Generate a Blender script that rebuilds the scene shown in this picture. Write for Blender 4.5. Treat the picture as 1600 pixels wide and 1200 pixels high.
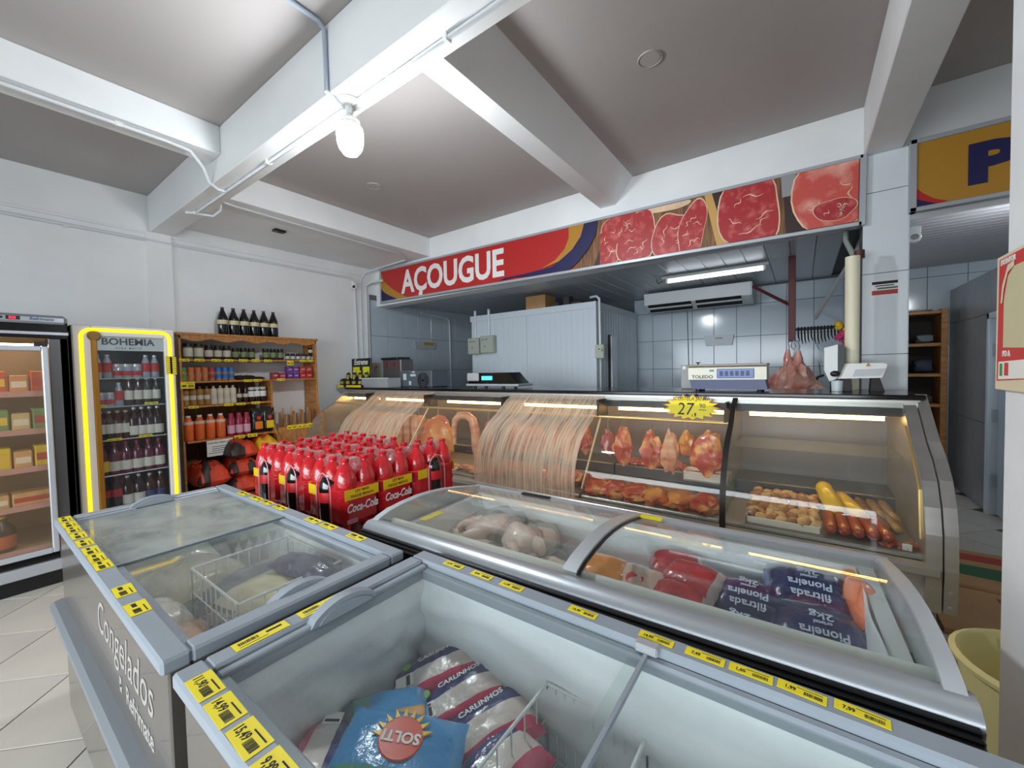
import bpy, bmesh, math, random
from math import sin, cos, pi, radians, sqrt
from mathutils import Vector, Matrix, noise

for o in list(bpy.data.objects): bpy.data.objects.remove(o)
SC = bpy.context.scene
COL = SC.collection

# ------------------------------------------------------------------ camera
def make_camera():
    yaw, pitch, roll = radians(-35.8), radians(-1.95), radians(-1.2)
    f = Vector((sin(yaw)*cos(pitch), cos(yaw)*cos(pitch), sin(pitch)))
    r = Vector((cos(yaw), -sin(yaw), 0)); u = r.cross(f)
    r2 = r*cos(roll) + u*sin(roll); u2 = r2.cross(f)
    cd = bpy.data.cameras.new('camera'); cd.sensor_width = 36; cd.sensor_fit = 'HORIZONTAL'
    cd.lens = 630/1600*36; cd.clip_start = 0.02; cd.clip_end = 100
    c = bpy.data.objects.new('camera', cd); COL.objects.link(c)
    m = Matrix((r2, u2, -f)).transposed().to_4x4(); m.translation = (0, 0, 1.55)
    c.matrix_world = m
    SC.camera = c
make_camera()

# ------------------------------------------------------------------ world, large lights, exposure
W = bpy.data.worlds.new('world'); SC.world = W; W.use_nodes = True
W.node_tree.nodes['Background'].inputs[0].default_value = (0.80, 0.90, 1.0, 1)
W.node_tree.nodes['Background'].inputs[1].default_value = 1.0
def area(name, loc, rot, sx, sy, power, col):
    d = bpy.data.lights.new(name, 'AREA'); d.shape = 'RECTANGLE'; d.size = sx; d.size_y = sy
    d.energy = power; d.color = col; d.spread = radians(120)
    o = bpy.data.objects.new(name, d); o.location = loc; o.rotation_euler = rot; COL.objects.link(o)
# daylight of the open shop front, behind the photographer
area('storefront_daylight', (-.6, -3.85, 1.6), (radians(55), 0, 0), 7.0, 2.0, 158, (0.86, 0.94, 1.0))
VS = SC.view_settings
VS.view_transform = 'Standard'; VS.look = 'None'; VS.gamma = 1.0; VS.use_curve_mapping = False
VS.exposure = 0.72
BULB, TUBE, WARM = 250.0, 2.8, 14.0       # radiance of the shop's bulbs, the ceiling tube and the case tubes

# ------------------------------------------------------------------ materials
def lin(c):
    return tuple(((v/255)/12.92 if v/255 <= 0.04045 else ((v/255+0.055)/1.055)**2.4) for v in c)
MATS = {}
def mat(name, rgb, rough=0.5, metal=0.0, var=None, bump=None, emit=0.0, rgb2=None, coat=0.0, stretch=(1,1,1), spec=0.5, alpha=1.0, contrast=(0.35,0.65)):
    if name in MATS: return MATS[name]
    m = bpy.data.materials.new(name); m.use_nodes = True
    nt = m.node_tree; b = nt.nodes['Principled BSDF']
    c = (*lin(rgb), 1)
    b.inputs['Base Color'].default_value = c
    b.inputs['Roughness'].default_value = rough
    b.inputs['Metallic'].default_value = metal
    b.inputs['Specular IOR Level'].default_value = spec
    b.inputs['Coat Weight'].default_value = coat
    b.inputs['Alpha'].default_value = alpha
    if emit:
        b.inputs['Emission Color'].default_value = c; b.inputs['Emission Strength'].default_value = emit
    if var or bump:
        tc = nt.nodes.new('ShaderNodeTexCoord'); mp = nt.nodes.new('ShaderNodeMapping')
        mp.inputs['Scale'].default_value = stretch
        nt.links.new(tc.outputs['Object'], mp.inputs[0])
    if var:                                                  # var = (scale, amount)
        n = nt.nodes.new('ShaderNodeTexNoise'); n.inputs['Scale'].default_value = var[0]; n.inputs['Detail'].default_value = 5
        nt.links.new(mp.outputs[0], n.inputs['Vector'])
        rp = nt.nodes.new('ShaderNodeValToRGB')
        a = var[1]
        if rgb2: c1, c2 = c, (*lin(rgb2), 1)
        else:
            c1 = tuple(min(1, v*(1-a)) for v in c[:3])+(1,); c2 = tuple(min(1, v*(1+a)) for v in c[:3])+(1,)
        rp.color_ramp.elements[0].position = contrast[0]; rp.color_ramp.elements[1].position = contrast[1]
        rp.color_ramp.elements[0].color = c1; rp.color_ramp.elements[1].color = c2
        nt.links.new(n.outputs['Fac'], rp.inputs[0]); nt.links.new(rp.outputs[0], b.inputs['Base Color'])
    if bump:                                                 # bump = (scale, strength)
        n2 = nt.nodes.new('ShaderNodeTexNoise'); n2.inputs['Scale'].default_value = bump[0]; n2.inputs['Detail'].default_value = 4
        nt.links.new(mp.outputs[0], n2.inputs['Vector'])
        bp = nt.nodes.new('ShaderNodeBump'); bp.inputs['Strength'].default_value = bump[1]; bp.inputs['Distance'].default_value = 0.02
        nt.links.new(n2.outputs['Fac'], bp.inputs['Height']); nt.links.new(bp.outputs[0], b.inputs['Normal'])
    MATS[name] = m
    return m
def glass(name, tint=(235,242,242), haze=0.0, hazecol=(200,205,205), rough=0.02, hazescale=None, refl=1.0, stretch=(1,1,1), hz=(0.4,0.7)):
    """thin pane: transparent + fresnel mirror + an optional film of dirt or condensation"""
    if name in MATS: return MATS[name]
    m = bpy.data.materials.new(name); m.use_nodes = True; nt = m.node_tree; N = nt.nodes
    N.remove(N['Principled BSDF']); out = N['Material Output']
    tr = N.new('ShaderNodeBsdfTransparent'); tr.inputs[0].default_value = (*lin(tint), 1)
    gl = N.new('ShaderNodeBsdfGlossy'); gl.inputs['Roughness'].default_value = rough
    fr = N.new('ShaderNodeLayerWeight'); fr.inputs[0].default_value = 0.5
    pw = N.new('ShaderNodeMath'); pw.operation = 'POWER'; pw.inputs[1].default_value = 4.0
    nt.links.new(fr.outputs['Facing'], pw.inputs[0])
    ad = N.new('ShaderNodeMath'); ad.operation = 'MULTIPLY_ADD'; ad.inputs[1].default_value = 0.55; ad.inputs[2].default_value = 0.03
    nt.links.new(pw.outputs[0], ad.inputs[0])
    mu = N.new('ShaderNodeMath'); mu.operation = 'MULTIPLY'; mu.inputs[1].default_value = refl
    nt.links.new(ad.outputs[0], mu.inputs[0])
    mx = N.new('ShaderNodeMixShader'); nt.links.new(mu.outputs[0], mx.inputs[0])
    nt.links.new(tr.outputs[0], mx.inputs[1]); nt.links.new(gl.outputs[0], mx.inputs[2])
    last = mx
    if haze > 0:
        df = N.new('ShaderNodeBsdfDiffuse'); df.inputs[0].default_value = (*lin(hazecol), 1)
        tl = N.new('ShaderNodeBsdfTranslucent'); tl.inputs[0].default_value = (*lin(hazecol), 1)
        hm = N.new('ShaderNodeMixShader'); nt.links.new(df.outputs[0], hm.inputs[1]); nt.links.new(tl.outputs[0], hm.inputs[2])
        m2 = N.new('ShaderNodeMixShader'); m2.inputs[0].default_value = haze
        if hazescale:
            tc = N.new('ShaderNodeTexCoord'); mp = N.new('ShaderNodeMapping'); mp.inputs['Scale'].default_value = stretch
            n = N.new('ShaderNodeTexNoise'); n.inputs['Scale'].default_value = hazescale; n.inputs['Detail'].default_value = 6
            mr = N.new('ShaderNodeMapRange'); mr.inputs[1].default_value = hz[0]; mr.inputs[2].default_value = hz[1]
            mr.inputs[3].default_value = haze*0.15; mr.inputs[4].default_value = haze
            nt.links.new(tc.outputs['Object'], mp.inputs[0]); nt.links.new(mp.outputs[0], n.inputs['Vector'])
            nt.links.new(n.outputs['Fac'], mr.inputs[0]); nt.links.new(mr.outputs[0], m2.inputs[0])
        nt.links.new(mx.outputs[0], m2.inputs[1]); nt.links.new(hm.outputs[0], m2.inputs[2]); last = m2
    nt.links.new(last.outputs[0], out.inputs[0])
    MATS[name] = m
    return m

# ------------------------------------------------------------------ mesh builder
class B:
    def __init__(s): s.v = []; s.f = []; s.mi = []; s.cur = 0; s.M = None
    def add(s, vs, fs):
        k = len(s.v)
        if s.M is not None: vs = [s.M @ Vector(p) for p in vs]
        s.v += [tuple(p) for p in vs]; s.f += [tuple(i+k for i in q) for q in fs]; s.mi += [s.cur]*len(fs)
        return s
    def box(s, x0, x1, y0, y1, z0, z1, c=0.0):
        if x0 > x1: x0, x1 = x1, x0
        if y0 > y1: y0, y1 = y1, y0
        if z0 > z1: z0, z1 = z1, z0
        c = min(c, .45*(x1-x0), .45*(y1-y0), .45*(z1-z0))
        if c <= 0:
            vs = [(x, y, z) for x in (x0, x1) for y in (y0, y1) for z in (z0, z1)]
            return s.add(vs, [(0,1,3,2),(4,6,7,5),(0,4,5,1),(2,3,7,6),(0,2,6,4),(1,5,7,3)])
        lo, hi = (x0, y0, z0), (x1, y1, z1)
        vs = []; ix = {}
        for sg in [(a, b, d) for a in (0,1) for b in (0,1) for d in (0,1)]:
            for ax in range(3):
                p = [(hi[i] if sg[i] else lo[i]) if i == ax else (hi[i]-c if sg[i] else lo[i]+c) for i in range(3)]
                ix[sg, ax] = len(vs); vs.append(tuple(p))
        fs = []
        cen = Vector(((x0+x1)/2, (y0+y1)/2, (z0+z1)/2))
        def face(idx):
            a, b, d = (Vector(vs[i]) for i in idx[:3])
            n = (b-a).cross(d-a); mid = sum((Vector(vs[i]) for i in idx), Vector())/len(idx)
            fs.append(tuple(idx) if n.dot(mid-cen) > 0 else tuple(reversed(idx)))
        for ax in range(3):
            o1, o2 = [i for i in range(3) if i != ax]
            for sv in (0, 1):
                q = []
                for a, b in ((0,0),(1,0),(1,1),(0,1)):
                    sg = [0,0,0]; sg[ax] = sv; sg[o1] = a; sg[o2] = b; q.append(ix[tuple(sg), ax])
                face(q)
            for a in (0, 1):
                for b in (0, 1):
                    q = []
                    for t, aa in ((0, o1), (0, o2), (1, o2), (1, o1)):
                        sg = [0,0,0]; sg[ax] = t; sg[o1] = a; sg[o2] = b; q.append(ix[tuple(sg), aa])
                    face(q)
        for sg in [(a, b, d) for a in (0,1) for b in (0,1) for d in (0,1)]:
            face([ix[sg, 0], ix[sg, 1], ix[sg, 2]])
        return s.add(vs, fs)
    def lathe(s, prof, n=16, cx=0, cy=0, cz=0):
        vs = []; fs = []; rings = []
        for r, z in prof:
            if r <= 1e-6: rings.append([len(vs)]); vs.append((cx, cy, cz+z))
            else:
                rings.append(list(range(len(vs), len(vs)+n)))
                vs += [(cx+r*cos(2*pi*i/n), cy+r*sin(2*pi*i/n), cz+z) for i in range(n)]
        for a, b in zip(rings, rings[1:]):
            for i in range(n):
                j = (i+1) % n
                if len(a) == 1 and len(b) == 1: continue
                if len(a) == 1: fs.append((a[0], b[j], b[i]))
                elif len(b) == 1: fs.append((a[i], a[j], b[0]))
                else: fs.append((a[i], a[j], b[j], b[i]))
        return s.add(vs, fs)
    def tube(s, pts, r, n=8, cap=True):
        pts = [Vector(p) for p in pts]; vs = []; fs = []
        t0 = (pts[1]-pts[0]).normalized()
        up = Vector((0,0,1)) if abs(t0.z) < .9 else Vector((1,0,0))
        a = t0.cross(up).normalized()
        for k, p in enumerate(pts):
            if k == 0: t = t0
            elif k == len(pts)-1: t = (pts[k]-pts[k-1]).normalized()
            else: t = ((pts[k]-pts[k-1]).normalized()+(pts[k+1]-pts[k]).normalized()).normalized()
            a = (a - t*a.dot(t)).normalized(); b = t.cross(a)
            rr = r[k] if isinstance(r, (list, tuple)) else r
            vs += [p + a*rr*cos(2*pi*i/n) + b*rr*sin(2*pi*i/n) for i in range(n)]
        for k in range(len(pts)-1):
            for i in range(n):
                j = (i+1) % n
                fs.append((k*n+i, k*n+j, (k+1)*n+j, (k+1)*n+i))
        if cap:
            fs.append(tuple(reversed(range(n)))); fs.append(tuple(range((len(pts)-1)*n, len(pts)*n)))
        return s.add(vs, fs)
    def prism(s, poly, h0, h1, ax='z'):
        """extrude a polygon; ax = axis of extrusion; poly given in the other two axes (x,y / x,z / y,z)"""
        n = len(poly)
        def P(p, h): return {'z': (p[0], p[1], h), 'y': (p[0], h, p[1]), 'x': (h, p[0], p[1])}[ax]
        vs = [P(p, h0) for p in poly] + [P(p, h1) for p in poly]
        ar = sum(poly[i][0]*poly[(i+1)%n][1]-poly[(i+1)%n][0]*poly[i][1] for i in range(n))
        flip = (ar > 0) != (h1 > h0)
        if ax == 'y': flip = not flip
        fs = [tuple(reversed(range(n))), tuple(range(n, 2*n))] + [(i, (i+1)%n, n+(i+1)%n, n+i) for i in range(n)]
        if flip: fs = [tuple(reversed(f)) for f in fs]
        return s.add(vs, fs)
    def strip(s, prof, x0, x1, t):
        """a curved sheet: profile in (y,z) swept along x with thickness t"""
        n = len(prof); P = [Vector(p) for p in prof]; off = []
        for i in range(n):
            d = (P[min(i+1, n-1)]-P[max(i-1, 0)]).normalized(); off.append(P[i]+Vector((-d.y, d.x))*t)
        vs = []
        for x in (x0, x1): vs += [(x, p.x, p.y) for p in P] + [(x, p.x, p.y) for p in off]
        fs = []; m = 2*n
        for i in range(n-1):
            fs += [(i, i+1, m+i+1, m+i), (n+i+1, n+i, m+n+i, m+n+i+1), (i+1, i, n+i, n+i+1), (m+i, m+i+1, m+n+i+1, m+n+i)]
        fs += [(0, m, m+n, n), (m+n-1, n-1, 2*n-1, m+2*n-1)]
        return s.add(vs, fs)
    def blob(s, c, size, seed=0, amp=0.18, freq=1.6, sub=3, shape=None):
        bm = bmesh.new(); bmesh.ops.create_icosphere(bm, subdivisions=sub, radius=1.0)
        vs = []
        o = Vector((seed*7.31, seed*3.17, seed*1.73))
        for v in bm.verts:
            p = v.co.copy()
            k = 1 + amp*noise.noise(p*freq+o) + amp*.5*noise.noise(p*freq*2.7+o)
            q = p*k
            if shape: q = shape(q)
            vs.append((c[0]+q.x*size[0], c[1]+q.y*size[1], c[2]+q.z*size[2]))
        fs = [tuple(v.index for v in f.verts) for f in bm.faces]
        bm.free()
        return s.add(vs, fs)
    def pillow(s, w, h, t, seed=0, nx=14, ny=10, wrinkle=.12, matf=None, pinch=3.0, flat=0.3):
        """a filled bag lying in the xy plane, z from 0 to t"""
        vs = []; fs = []; mi = []
        o = Vector((seed*5.1, seed*2.3, 0))
        for side in (1, -1):
            for j in range(ny+1):
                for i in range(nx+1):
                    u, v = 2*i/nx-1, 2*j/ny-1
                    k = max(0, (1-abs(u)**pinch)*(1-abs(v)**pinch))**.55
                    wv = wrinkle*noise.noise(Vector((u*2.2, v*2.6, side*3))+o) + wrinkle*.6*noise.noise(Vector((u*6, v*7, side*2))+o)
                    z = (k*(1+wv))*(1-flat if side > 0 else -flat)
                    ex = 1+.05*noise.noise(Vector((v*2, 3.3, 0))+o); ey = 1+.05*noise.noise(Vector((u*2, 7.7, 0))+o)
                    vs.append((u*w/2*ex, v*h/2*ey, (z+flat)*t))
            base = 0 if side > 0 else (nx+1)*(ny+1)
            for j in range(ny):
                for i in range(nx):
                    a = base+j*(nx+1)+i; q = (a, a+1, a+nx+2, a+nx+1)
                    fs.append(q if side > 0 else tuple(reversed(q)))
                    mi.append(matf((i+.5)/nx, (j+.5)/ny) if matf else s.cur)
        k = len(s.mi); s.add(vs, fs); s.mi[k:] = mi
        return s
    def mesh(s, name, mats, smooth=False, inv=None):
        me = bpy.data.meshes.new(name)
        vs = [inv @ Vector(p) for p in s.v] if inv is not None else s.v
        me.from_pydata(vs, [], s.f)
        if not isinstance(mats, (list, tuple)): mats = [mats]
        for m in mats: me.materials.append(m)
        if len(mats) > 1: me.polygons.foreach_set('material_index', s.mi)
        if smooth is not False:
            me.polygons.foreach_set('use_smooth', [True]*len(me.polygons))
            ang = 40 if smooth is True else smooth
            try: me.set_sharp_from_angle(angle=radians(ang))
            except Exception: pass
        me.update()
        return me
XF = {}
def thing(name, label, cat, loc=(0,0,0), rz=0.0, group=None, rot=None, kind=None):
    o = bpy.data.objects.new(name, None); COL.objects.link(o); o.empty_display_size = .05
    o.location = loc; o.rotation_euler = rot or (0, 0, rz)
    XF[o.name] = Matrix.Translation(loc) @ o.rotation_euler.to_matrix().to_4x4()
    tag(o, label, cat, group, kind); return o
def tag(o, label=None, cat=None, group=None, kind=None):
    if label: o['label'] = label
    if cat: o['category'] = cat
    if group: o['group'] = group
    if kind: o['kind'] = kind
    return o
def part(name, b, mats, parent=None, smooth=False, local=False, label=None, kind=None):
    """one mesh object; coordinates are world ones unless local=True"""
    inv = None
    if parent is not None and not local:
        p = parent
        while p.parent is not None: p = p.parent
        inv = XF[p.name].inverted() if p.name in XF else None
    me = b.mesh(name, mats, smooth, inv)
    o = bpy.data.objects.new(name, me); COL.objects.link(o)
    if parent is not None: o.parent = parent
    if label: o['label'] = label
    if kind: o['kind'] = kind
    return o
def struct(name, b, mats, label=None, cat=None, smooth=False):
    o = part(name, b, mats, None, smooth); o['kind'] = 'structure'
    if label: o['label'] = label
    if cat: o['category'] = cat
    return o
def single(name, label, cat, b, mats, group=None, smooth=False, kind=None, base=None):
    """a thing of one mesh, origin moved to its base"""
    xs = [p[0] for p in b.v]; ys = [p[1] for p in b.v]; zs = [p[2] for p in b.v]
    c = base or ((min(xs)+max(xs))/2, (min(ys)+max(ys))/2, min(zs))
    b.v = [(p[0]-c[0], p[1]-c[1], p[2]-c[2]) for p in b.v]
    o = part(name, b, mats, None, smooth); o.location = c
    return tag(o, label, cat, group, kind)
def share(name, me, parent, loc=(0,0,0), rot=(0,0,0), scale=(1,1,1)):
    o = bpy.data.objects.new(name, me); COL.objects.link(o); o.parent = parent
    o.location = loc; o.rotation_euler = rot; o.scale = scale; return o
TXT = {}
def text_me(s, size, m, bold=0.0, xs=1.0, ext=0.0006, shear=0.0, space=1.0, align='CENTER'):
    key = (s, size, m.name, bold, xs, ext, shear, space, align)
    if key in TXT: return TXT[key]
    cu = bpy.data.curves.new('lettering', 'FONT'); cu.body = s; cu.size = size; cu.align_x = align; cu.align_y = 'CENTER'
    cu.offset = bold; cu.extrude = ext; cu.shear = shear; cu.resolution_u = 3; cu.space_character = space
    ob = bpy.data.objects.new('lettering', cu)
    me = bpy.data.meshes.new_from_object(ob); bpy.data.objects.remove(ob)
    for v in me.vertices: v.co.x *= xs
    me.materials.clear(); me.materials.append(m); TXT[key] = me
    return me
def place_text(me, parent, loc, xdir, up, name='lettering'):
    """loc/xdir/up in world coordinates"""
    x = Vector(xdir).normalized(); u = Vector(up); u = (u - x*u.dot(x)).normalized(); n = x.cross(u)
    m = Matrix((x, u, n)).transposed().to_4x4(); m.translation = Vector(loc)
    p = parent
    while p.parent is not None: p = p.parent
    inv = XF[p.name].inverted() if p.name in XF else Matrix.Translation(-Vector(p.location))
    o = bpy.data.objects.new(name, me); COL.objects.link(o); o.parent = parent; o.matrix_local = inv @ m
    return o
ORD = ['first','second','third','fourth','fifth','sixth','seventh','eighth','ninth','tenth','eleventh','twelfth','thirteenth','fourteenth','fifteenth','sixteenth']
R = random.Random(7)

# common materials
M_wall = mat('white_plaster', (236,238,238), .75, var=(1.3,.05), bump=(40,.05))
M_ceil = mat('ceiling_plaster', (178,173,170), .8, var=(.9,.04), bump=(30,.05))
M_white = mat('white_plastic', (226,227,224), .4)
M_conduit = mat('white_conduit', (216,220,222), .45)
M_tile = mat('white_wall_tile', (222,228,232), .12, var=(2,.02))
M_tile_dim = mat('white_wall_tile_dimmed', (188,199,207), .12, var=(2,.02))  # same white tile, toned darker and bluer to stand for dimmer light
M_grout = mat('wall_grout', (96,102,106), .8)
M_ftile = mat('beige_floor_tile', (196,190,180), .35, var=(2.2,.06))
M_fgrout = mat('floor_grout', (92,86,80), .9)
M_pvc = mat('grey_pvc_plank', (196,202,208), .3)
M_panel = mat('insulated_panel', (204,213,220), .35)
M_steel = mat('brushed_steel', (186,183,178), .36, .7, var=(3,.06), stretch=(1,1,6))
M_alu = mat('aluminium', (184,188,192), .4, .45)
M_black = mat('black_plastic', (18,18,20), .4)
M_blackg = mat('black_gloss', (10,11,13), .15)
M_yel = mat('yellow_price_paper', (232,212,28), .55)
M_ink = mat('black_ink', (24,24,24), .7)
M_red = mat('sign_red', (182,38,36), .4)
M_navy = mat('sign_navy', (32,30,80), .4)
M_gold = mat('sign_gold', (180,130,42), .4)
M_dark = mat('dark_metal', (42,38,36), .5, .4)
M_rust = mat('maroon_painted_steel', (86,34,34), .5, .2)
M_cream = mat('cream_plastic', (232,224,196), .45)
M_wood = mat('honey_pine', (176,120,62), .5, var=(6,.25), stretch=(1,6,6))
M_card = mat('cardboard', (176,136,92), .8, var=(5,.06))

# ================================================================== the setting
floor = struct('floor', B().box(-5.65, 4.15, -4, 8.1, -.12, -.004), M_fgrout, 'beige tiled shop floor laid on the diagonal')
tile_me = B().box(-.2262, .2262, -.2262, .2262, -.004, .002, .0006).mesh('tile', M_ftile)
def floor_tiles():
    for k in range(-12, 22):
        for m in range(-8, 26):
            p, q = 4.08-.65*(k+.5), -4.12+.65*(m+.5)
            x, y = (q-p)/2, (q+p)/2
            ok = (-5.45 < x < 1.2 and -1.0 < y < 2.85) or (.3 < x < 1.5 and 2.8 < y < 7.4)
            if ok: share('tile', tile_me, floor, (x, y, 0), (0, 0, pi/4))
floor_tiles()
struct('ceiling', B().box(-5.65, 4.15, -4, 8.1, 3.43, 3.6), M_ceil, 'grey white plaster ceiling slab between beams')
wl = B().box(-5.65, -5.5, -4, 8.1, 0, 3.43)
wall_left = struct('wall_left', wl, M_wall, 'white plastered wall behind the fridges and wooden rack')
part('pilaster', B().box(-5.5, -5.475, 1.22, 1.43, 0, 3.06, .004), M_wall, wall_left)
part('ledge', B().box(-5.5, -5.482, -4, 3.85, 3.035, 3.06, .003), M_wall, wall_left)
struct('wall_right', B().box(4.0, 4.15, -4, 8.1, 0, 3.43), M_wall, 'white plastered wall on the far right side')
struct('wall_front', B().box(-5.65, -4.7, -4.12, -4, 0, 3.43).box(2.8, 4.15, -4.12, -4, 0, 3.43).box(-4.7, 2.8, -4.12, -4, 2.75, 3.43), M_wall, 'white shop front wall around the wide open entrance')
wall_back = struct('wall_back', B().box(-5.5, .42, 6.7, 6.85, 0, 3.43), M_grout, 'white tiled back wall of the butcher room')
def wall_tiles(parent, axis, plane, us, vs, th=.006, gap=.006, m=M_tile_dim):
    cache = {}
    for i in range(len(us)-1):
        for j in range(len(vs)-1):
            w, h = us[i+1]-us[i], vs[j+1]-vs[j]
            key = (round(w, 3), round(h, 3))
            if key not in cache:
                b = B()
                if axis == 'y': b.box(-w/2+gap/2, w/2-gap/2, -th, .001, -h/2+gap/2, h/2-gap/2, .0015)
                else: b.box(-.001, th, -w/2+gap/2, w/2-gap/2, -h/2+gap/2, h/2-gap/2, .0015)
                cache[key] = b.mesh('tile', m)
            c = ((us[i]+us[i+1])/2, (vs[j]+vs[j+1])/2)
            share('tile', cache[key], parent, (c[0], plane, c[1]) if axis == 'y' else (plane, c[0], c[1]))
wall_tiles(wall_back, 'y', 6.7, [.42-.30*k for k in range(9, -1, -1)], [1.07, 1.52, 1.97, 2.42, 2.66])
part('lower_tiling', B().box(-5.5, .42, 6.694, 6.7, 0, 1.07), M_tile_dim, wall_back)
part('backing', B().box(-5.5, -5.4985, 3.86, 6.7, 0, 2.78), M_grout, wall_left)
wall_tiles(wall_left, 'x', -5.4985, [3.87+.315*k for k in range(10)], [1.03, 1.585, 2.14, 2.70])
part('lower_tiling', B().box(-5.4985, -5.4925, 3.87, 6.7, 0, 1.03), M_tile_dim, wall_left)
# beams
def beam(i, b, label): struct('beam', b, M_wall, label)
beam(1, B().box(-5.5, 4, 1.25, 1.45, 3.06, 3.43, .006), 'deep white ceiling beam that carries the lit bulb')
beam(2, B().box(-3.78, -3.56, -4, 1.25, 3.22, 3.43, .006), 'shallow white beam at upper left with a conduit beneath')
beam(3, B().prism([(-1.70, 3.2), (-1.54, 3.2), (-1.36, 3.43), (-1.78, 3.43)], 1.45, 3.99, 'y'), 'tapered white beam ending above the red banner')
beam(4, B().box(.36, .57, 1.45, 3.99, 3.06, 3.43, .006), 'white beam running to the tiled column')
beam(5, B().box(-5.5, -4.25, 1.45, 3.99, 3.17, 3.43, .006), 'lowered white soffit along the left wall')
beam(6, B().box(-5.5, 4, 3.99, 4.2, 2.60, 3.43, .004), 'white header beam above the banner')
# right-hand pillar and its poster come first in view
struct('wall_pillar', B().box(.47, 1.3, 1.0, 1.76, 0, 3.43, .006), mat('pillar_paint', (228,230,231), .7, var=(3,.05), bump=(30,.08)), 'white painted pillar at the right edge')
col = struct('column', B().box(.36, .60, 3.975, 4.22, 0, 3.06), M_grout, 'white tiled column right of the meat banner')
for z0, z1 in ((1.0, 1.61), (1.61, 2.2), (2.2, 2.785), (2.785, 3.06)):
    part('tile', B().box(.357, .603, 3.967, 3.975, z0+.002, z1-.002, .002), M_tile, col)
    part('tile', B().box(.60, .608, 3.97, 4.22, z0+.002, z1-.002, .002), M_tile, col)
wall_b = struct('wall_partition', B().box(.42, .52, 4.22, 6.7, 0, 2.72), M_pvc, 'plank-lined wall on the right of the butcher room')
for k in range(12):
    part('plank', B().box(.408, .42, 4.23+.2*k, 4.42+.2*k, .0, 2.66, .004), M_pvc, wall_b)
# plank ceilings
cb = struct('ceiling_butcher', B().box(-5.5, .42, 4.2, 6.7, 2.70, 2.74), M_dark, 'grey plank ceiling over the butcher room')
pm = B().box(-.0985, .0985, -1.25, 1.25, -.02, .0, .006).mesh('plank', M_pvc)
for k in range(30):
    x = -5.4+.2*k
    if x < .35: share('plank', pm, cb, (x, 5.45, 2.70))
cp = struct('ceiling_passage', B().box(.6, 4, 4.2, 7.5, 2.80, 2.84), M_dark, 'grey slatted ceiling of the passage on the right')
pm2 = B().box(.0, 3.4, -.054, .054, -.02, 0, .005).mesh('plank', mat('grey_slat', (176,176,180), .45))
for k in range(30): share('plank', pm2, cp, (.6, 4.26+.11*k, 2.80))
# passage
wp = struct('wall_passage', B().box(.52, 4, 7.5, 7.62, 0, 2.85), M_grout, 'tiled end wall of the passage')
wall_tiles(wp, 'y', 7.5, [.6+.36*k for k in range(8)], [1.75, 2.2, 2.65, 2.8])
part('lower_tiling', B().box(.6, 3.5, 7.494, 7.5, 0, 1.75), M_tile, wp)
M_gtile = mat('grey_wall_tile', (150,152,154), .25, var=(2,.05))
wg = struct('wall_divider', B().box(1.535, 1.62, 6.1, 7.5, 0, 2.45).box(1.535, 1.62, 4.3, 6.1, 2.02, 2.45).box(1.535, 1.62, 4.3, 5.2, 0, 2.02), M_grout, 'low grey tiled divider wall in the passage')
for z0, z1 in ((.0, .9), (.9, 2.02)):
    for k in range(3): part('tile', B().box(1.527, 1.535, 6.12+.46*k, 6.572+.46*k, z0+.003, z1-.003, .002), M_gtile, wg)
for k in range(7): part('tile', B().box(1.527, 1.535, 4.3+.457*k, 4.753+.457*k, 2.024, 2.45, .002), M_gtile, wg)
d1 = thing('door_1', 'white framed door standing ajar in the grey divider wall', None, (1.53, 5.65, 0)); d1['kind'] = 'structure'
M_door = mat('white_door_paint', (214,222,228), .4)
part('door_frame', B().box(1.50, 1.63, 6.04, 6.10, 0, 2.02, .005).box(1.50, 1.63, 5.2, 5.26, 0, 2.02, .005).box(1.50, 1.63, 5.2, 6.10, 1.96, 2.02, .005), M_door, d1)
lf = part('door_leaf', B().box(1.56, 1.60, 5.27, 6.0, .02, 1.95, .004), mat('door_leaf_blue', (186,198,208), .4), d1)
for z in (.35, 1.0, 1.65): part('hinge', B().box(1.53, 1.565, 5.995, 6.045, z-.06, z+.06, .003), M_alu, d1)

# ceiling and wall fittings ------------------------------------------------
def conduit(label, pts, r=.0125, m=M_conduit, clips=()):
    t = thing('conduit', label, 'conduit', pts[0])
    part('pipe', B().tube(pts, r, 10), m, t, True)
    for c in clips: part('clip', B().box(c[0]-.012, c[0]+.012, c[1]-.02, c[1]+.02, c[2]-.018, c[2]+.012, .003), M_white, t)
    return t
conduit('white conduit running under the deep beam past the bulb', [(-4.55,1.30,3.045),(-4.5,1.36,3.045),(3.5,1.36,3.045)], clips=[(-3.05,1.36,3.048),(-1.3,1.36,3.048),(-4.5,1.36,3.048)])
conduit('white conduit bending off the shallow beam at upper left', [(-3.62,-3.5,3.205),(-3.62,.95,3.205),(-3.63,1.08,3.2),(-3.68,1.17,3.13),(-3.74,1.22,3.06),(-3.80,1.30,3.045),(-3.80,1.345,3.045)], clips=[(-3.62,.7,3.208)])
conduit('grey conduit from ceiling down the beam to the bulb', [(-2.08,-1.5,3.415),(-2.08,1.20,3.415),(-2.08,1.235,3.39),(-2.08,1.238,3.07),(-2.07,1.28,3.048),(-2.06,1.32,3.047)], .013, mat('grey_conduit', (170,182,196), .45))
conduit('long horizontal conduit along the left wall', [(-5.485,-3.9,2.965),(-5.485,3.50,2.975),(-5.485,3.56,2.96),(-5.485,3.60,2.90),(-5.485,3.62,1.0)], .015, clips=[(-5.49,.66,2.965),(-5.49,2.2,2.97)])
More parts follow.
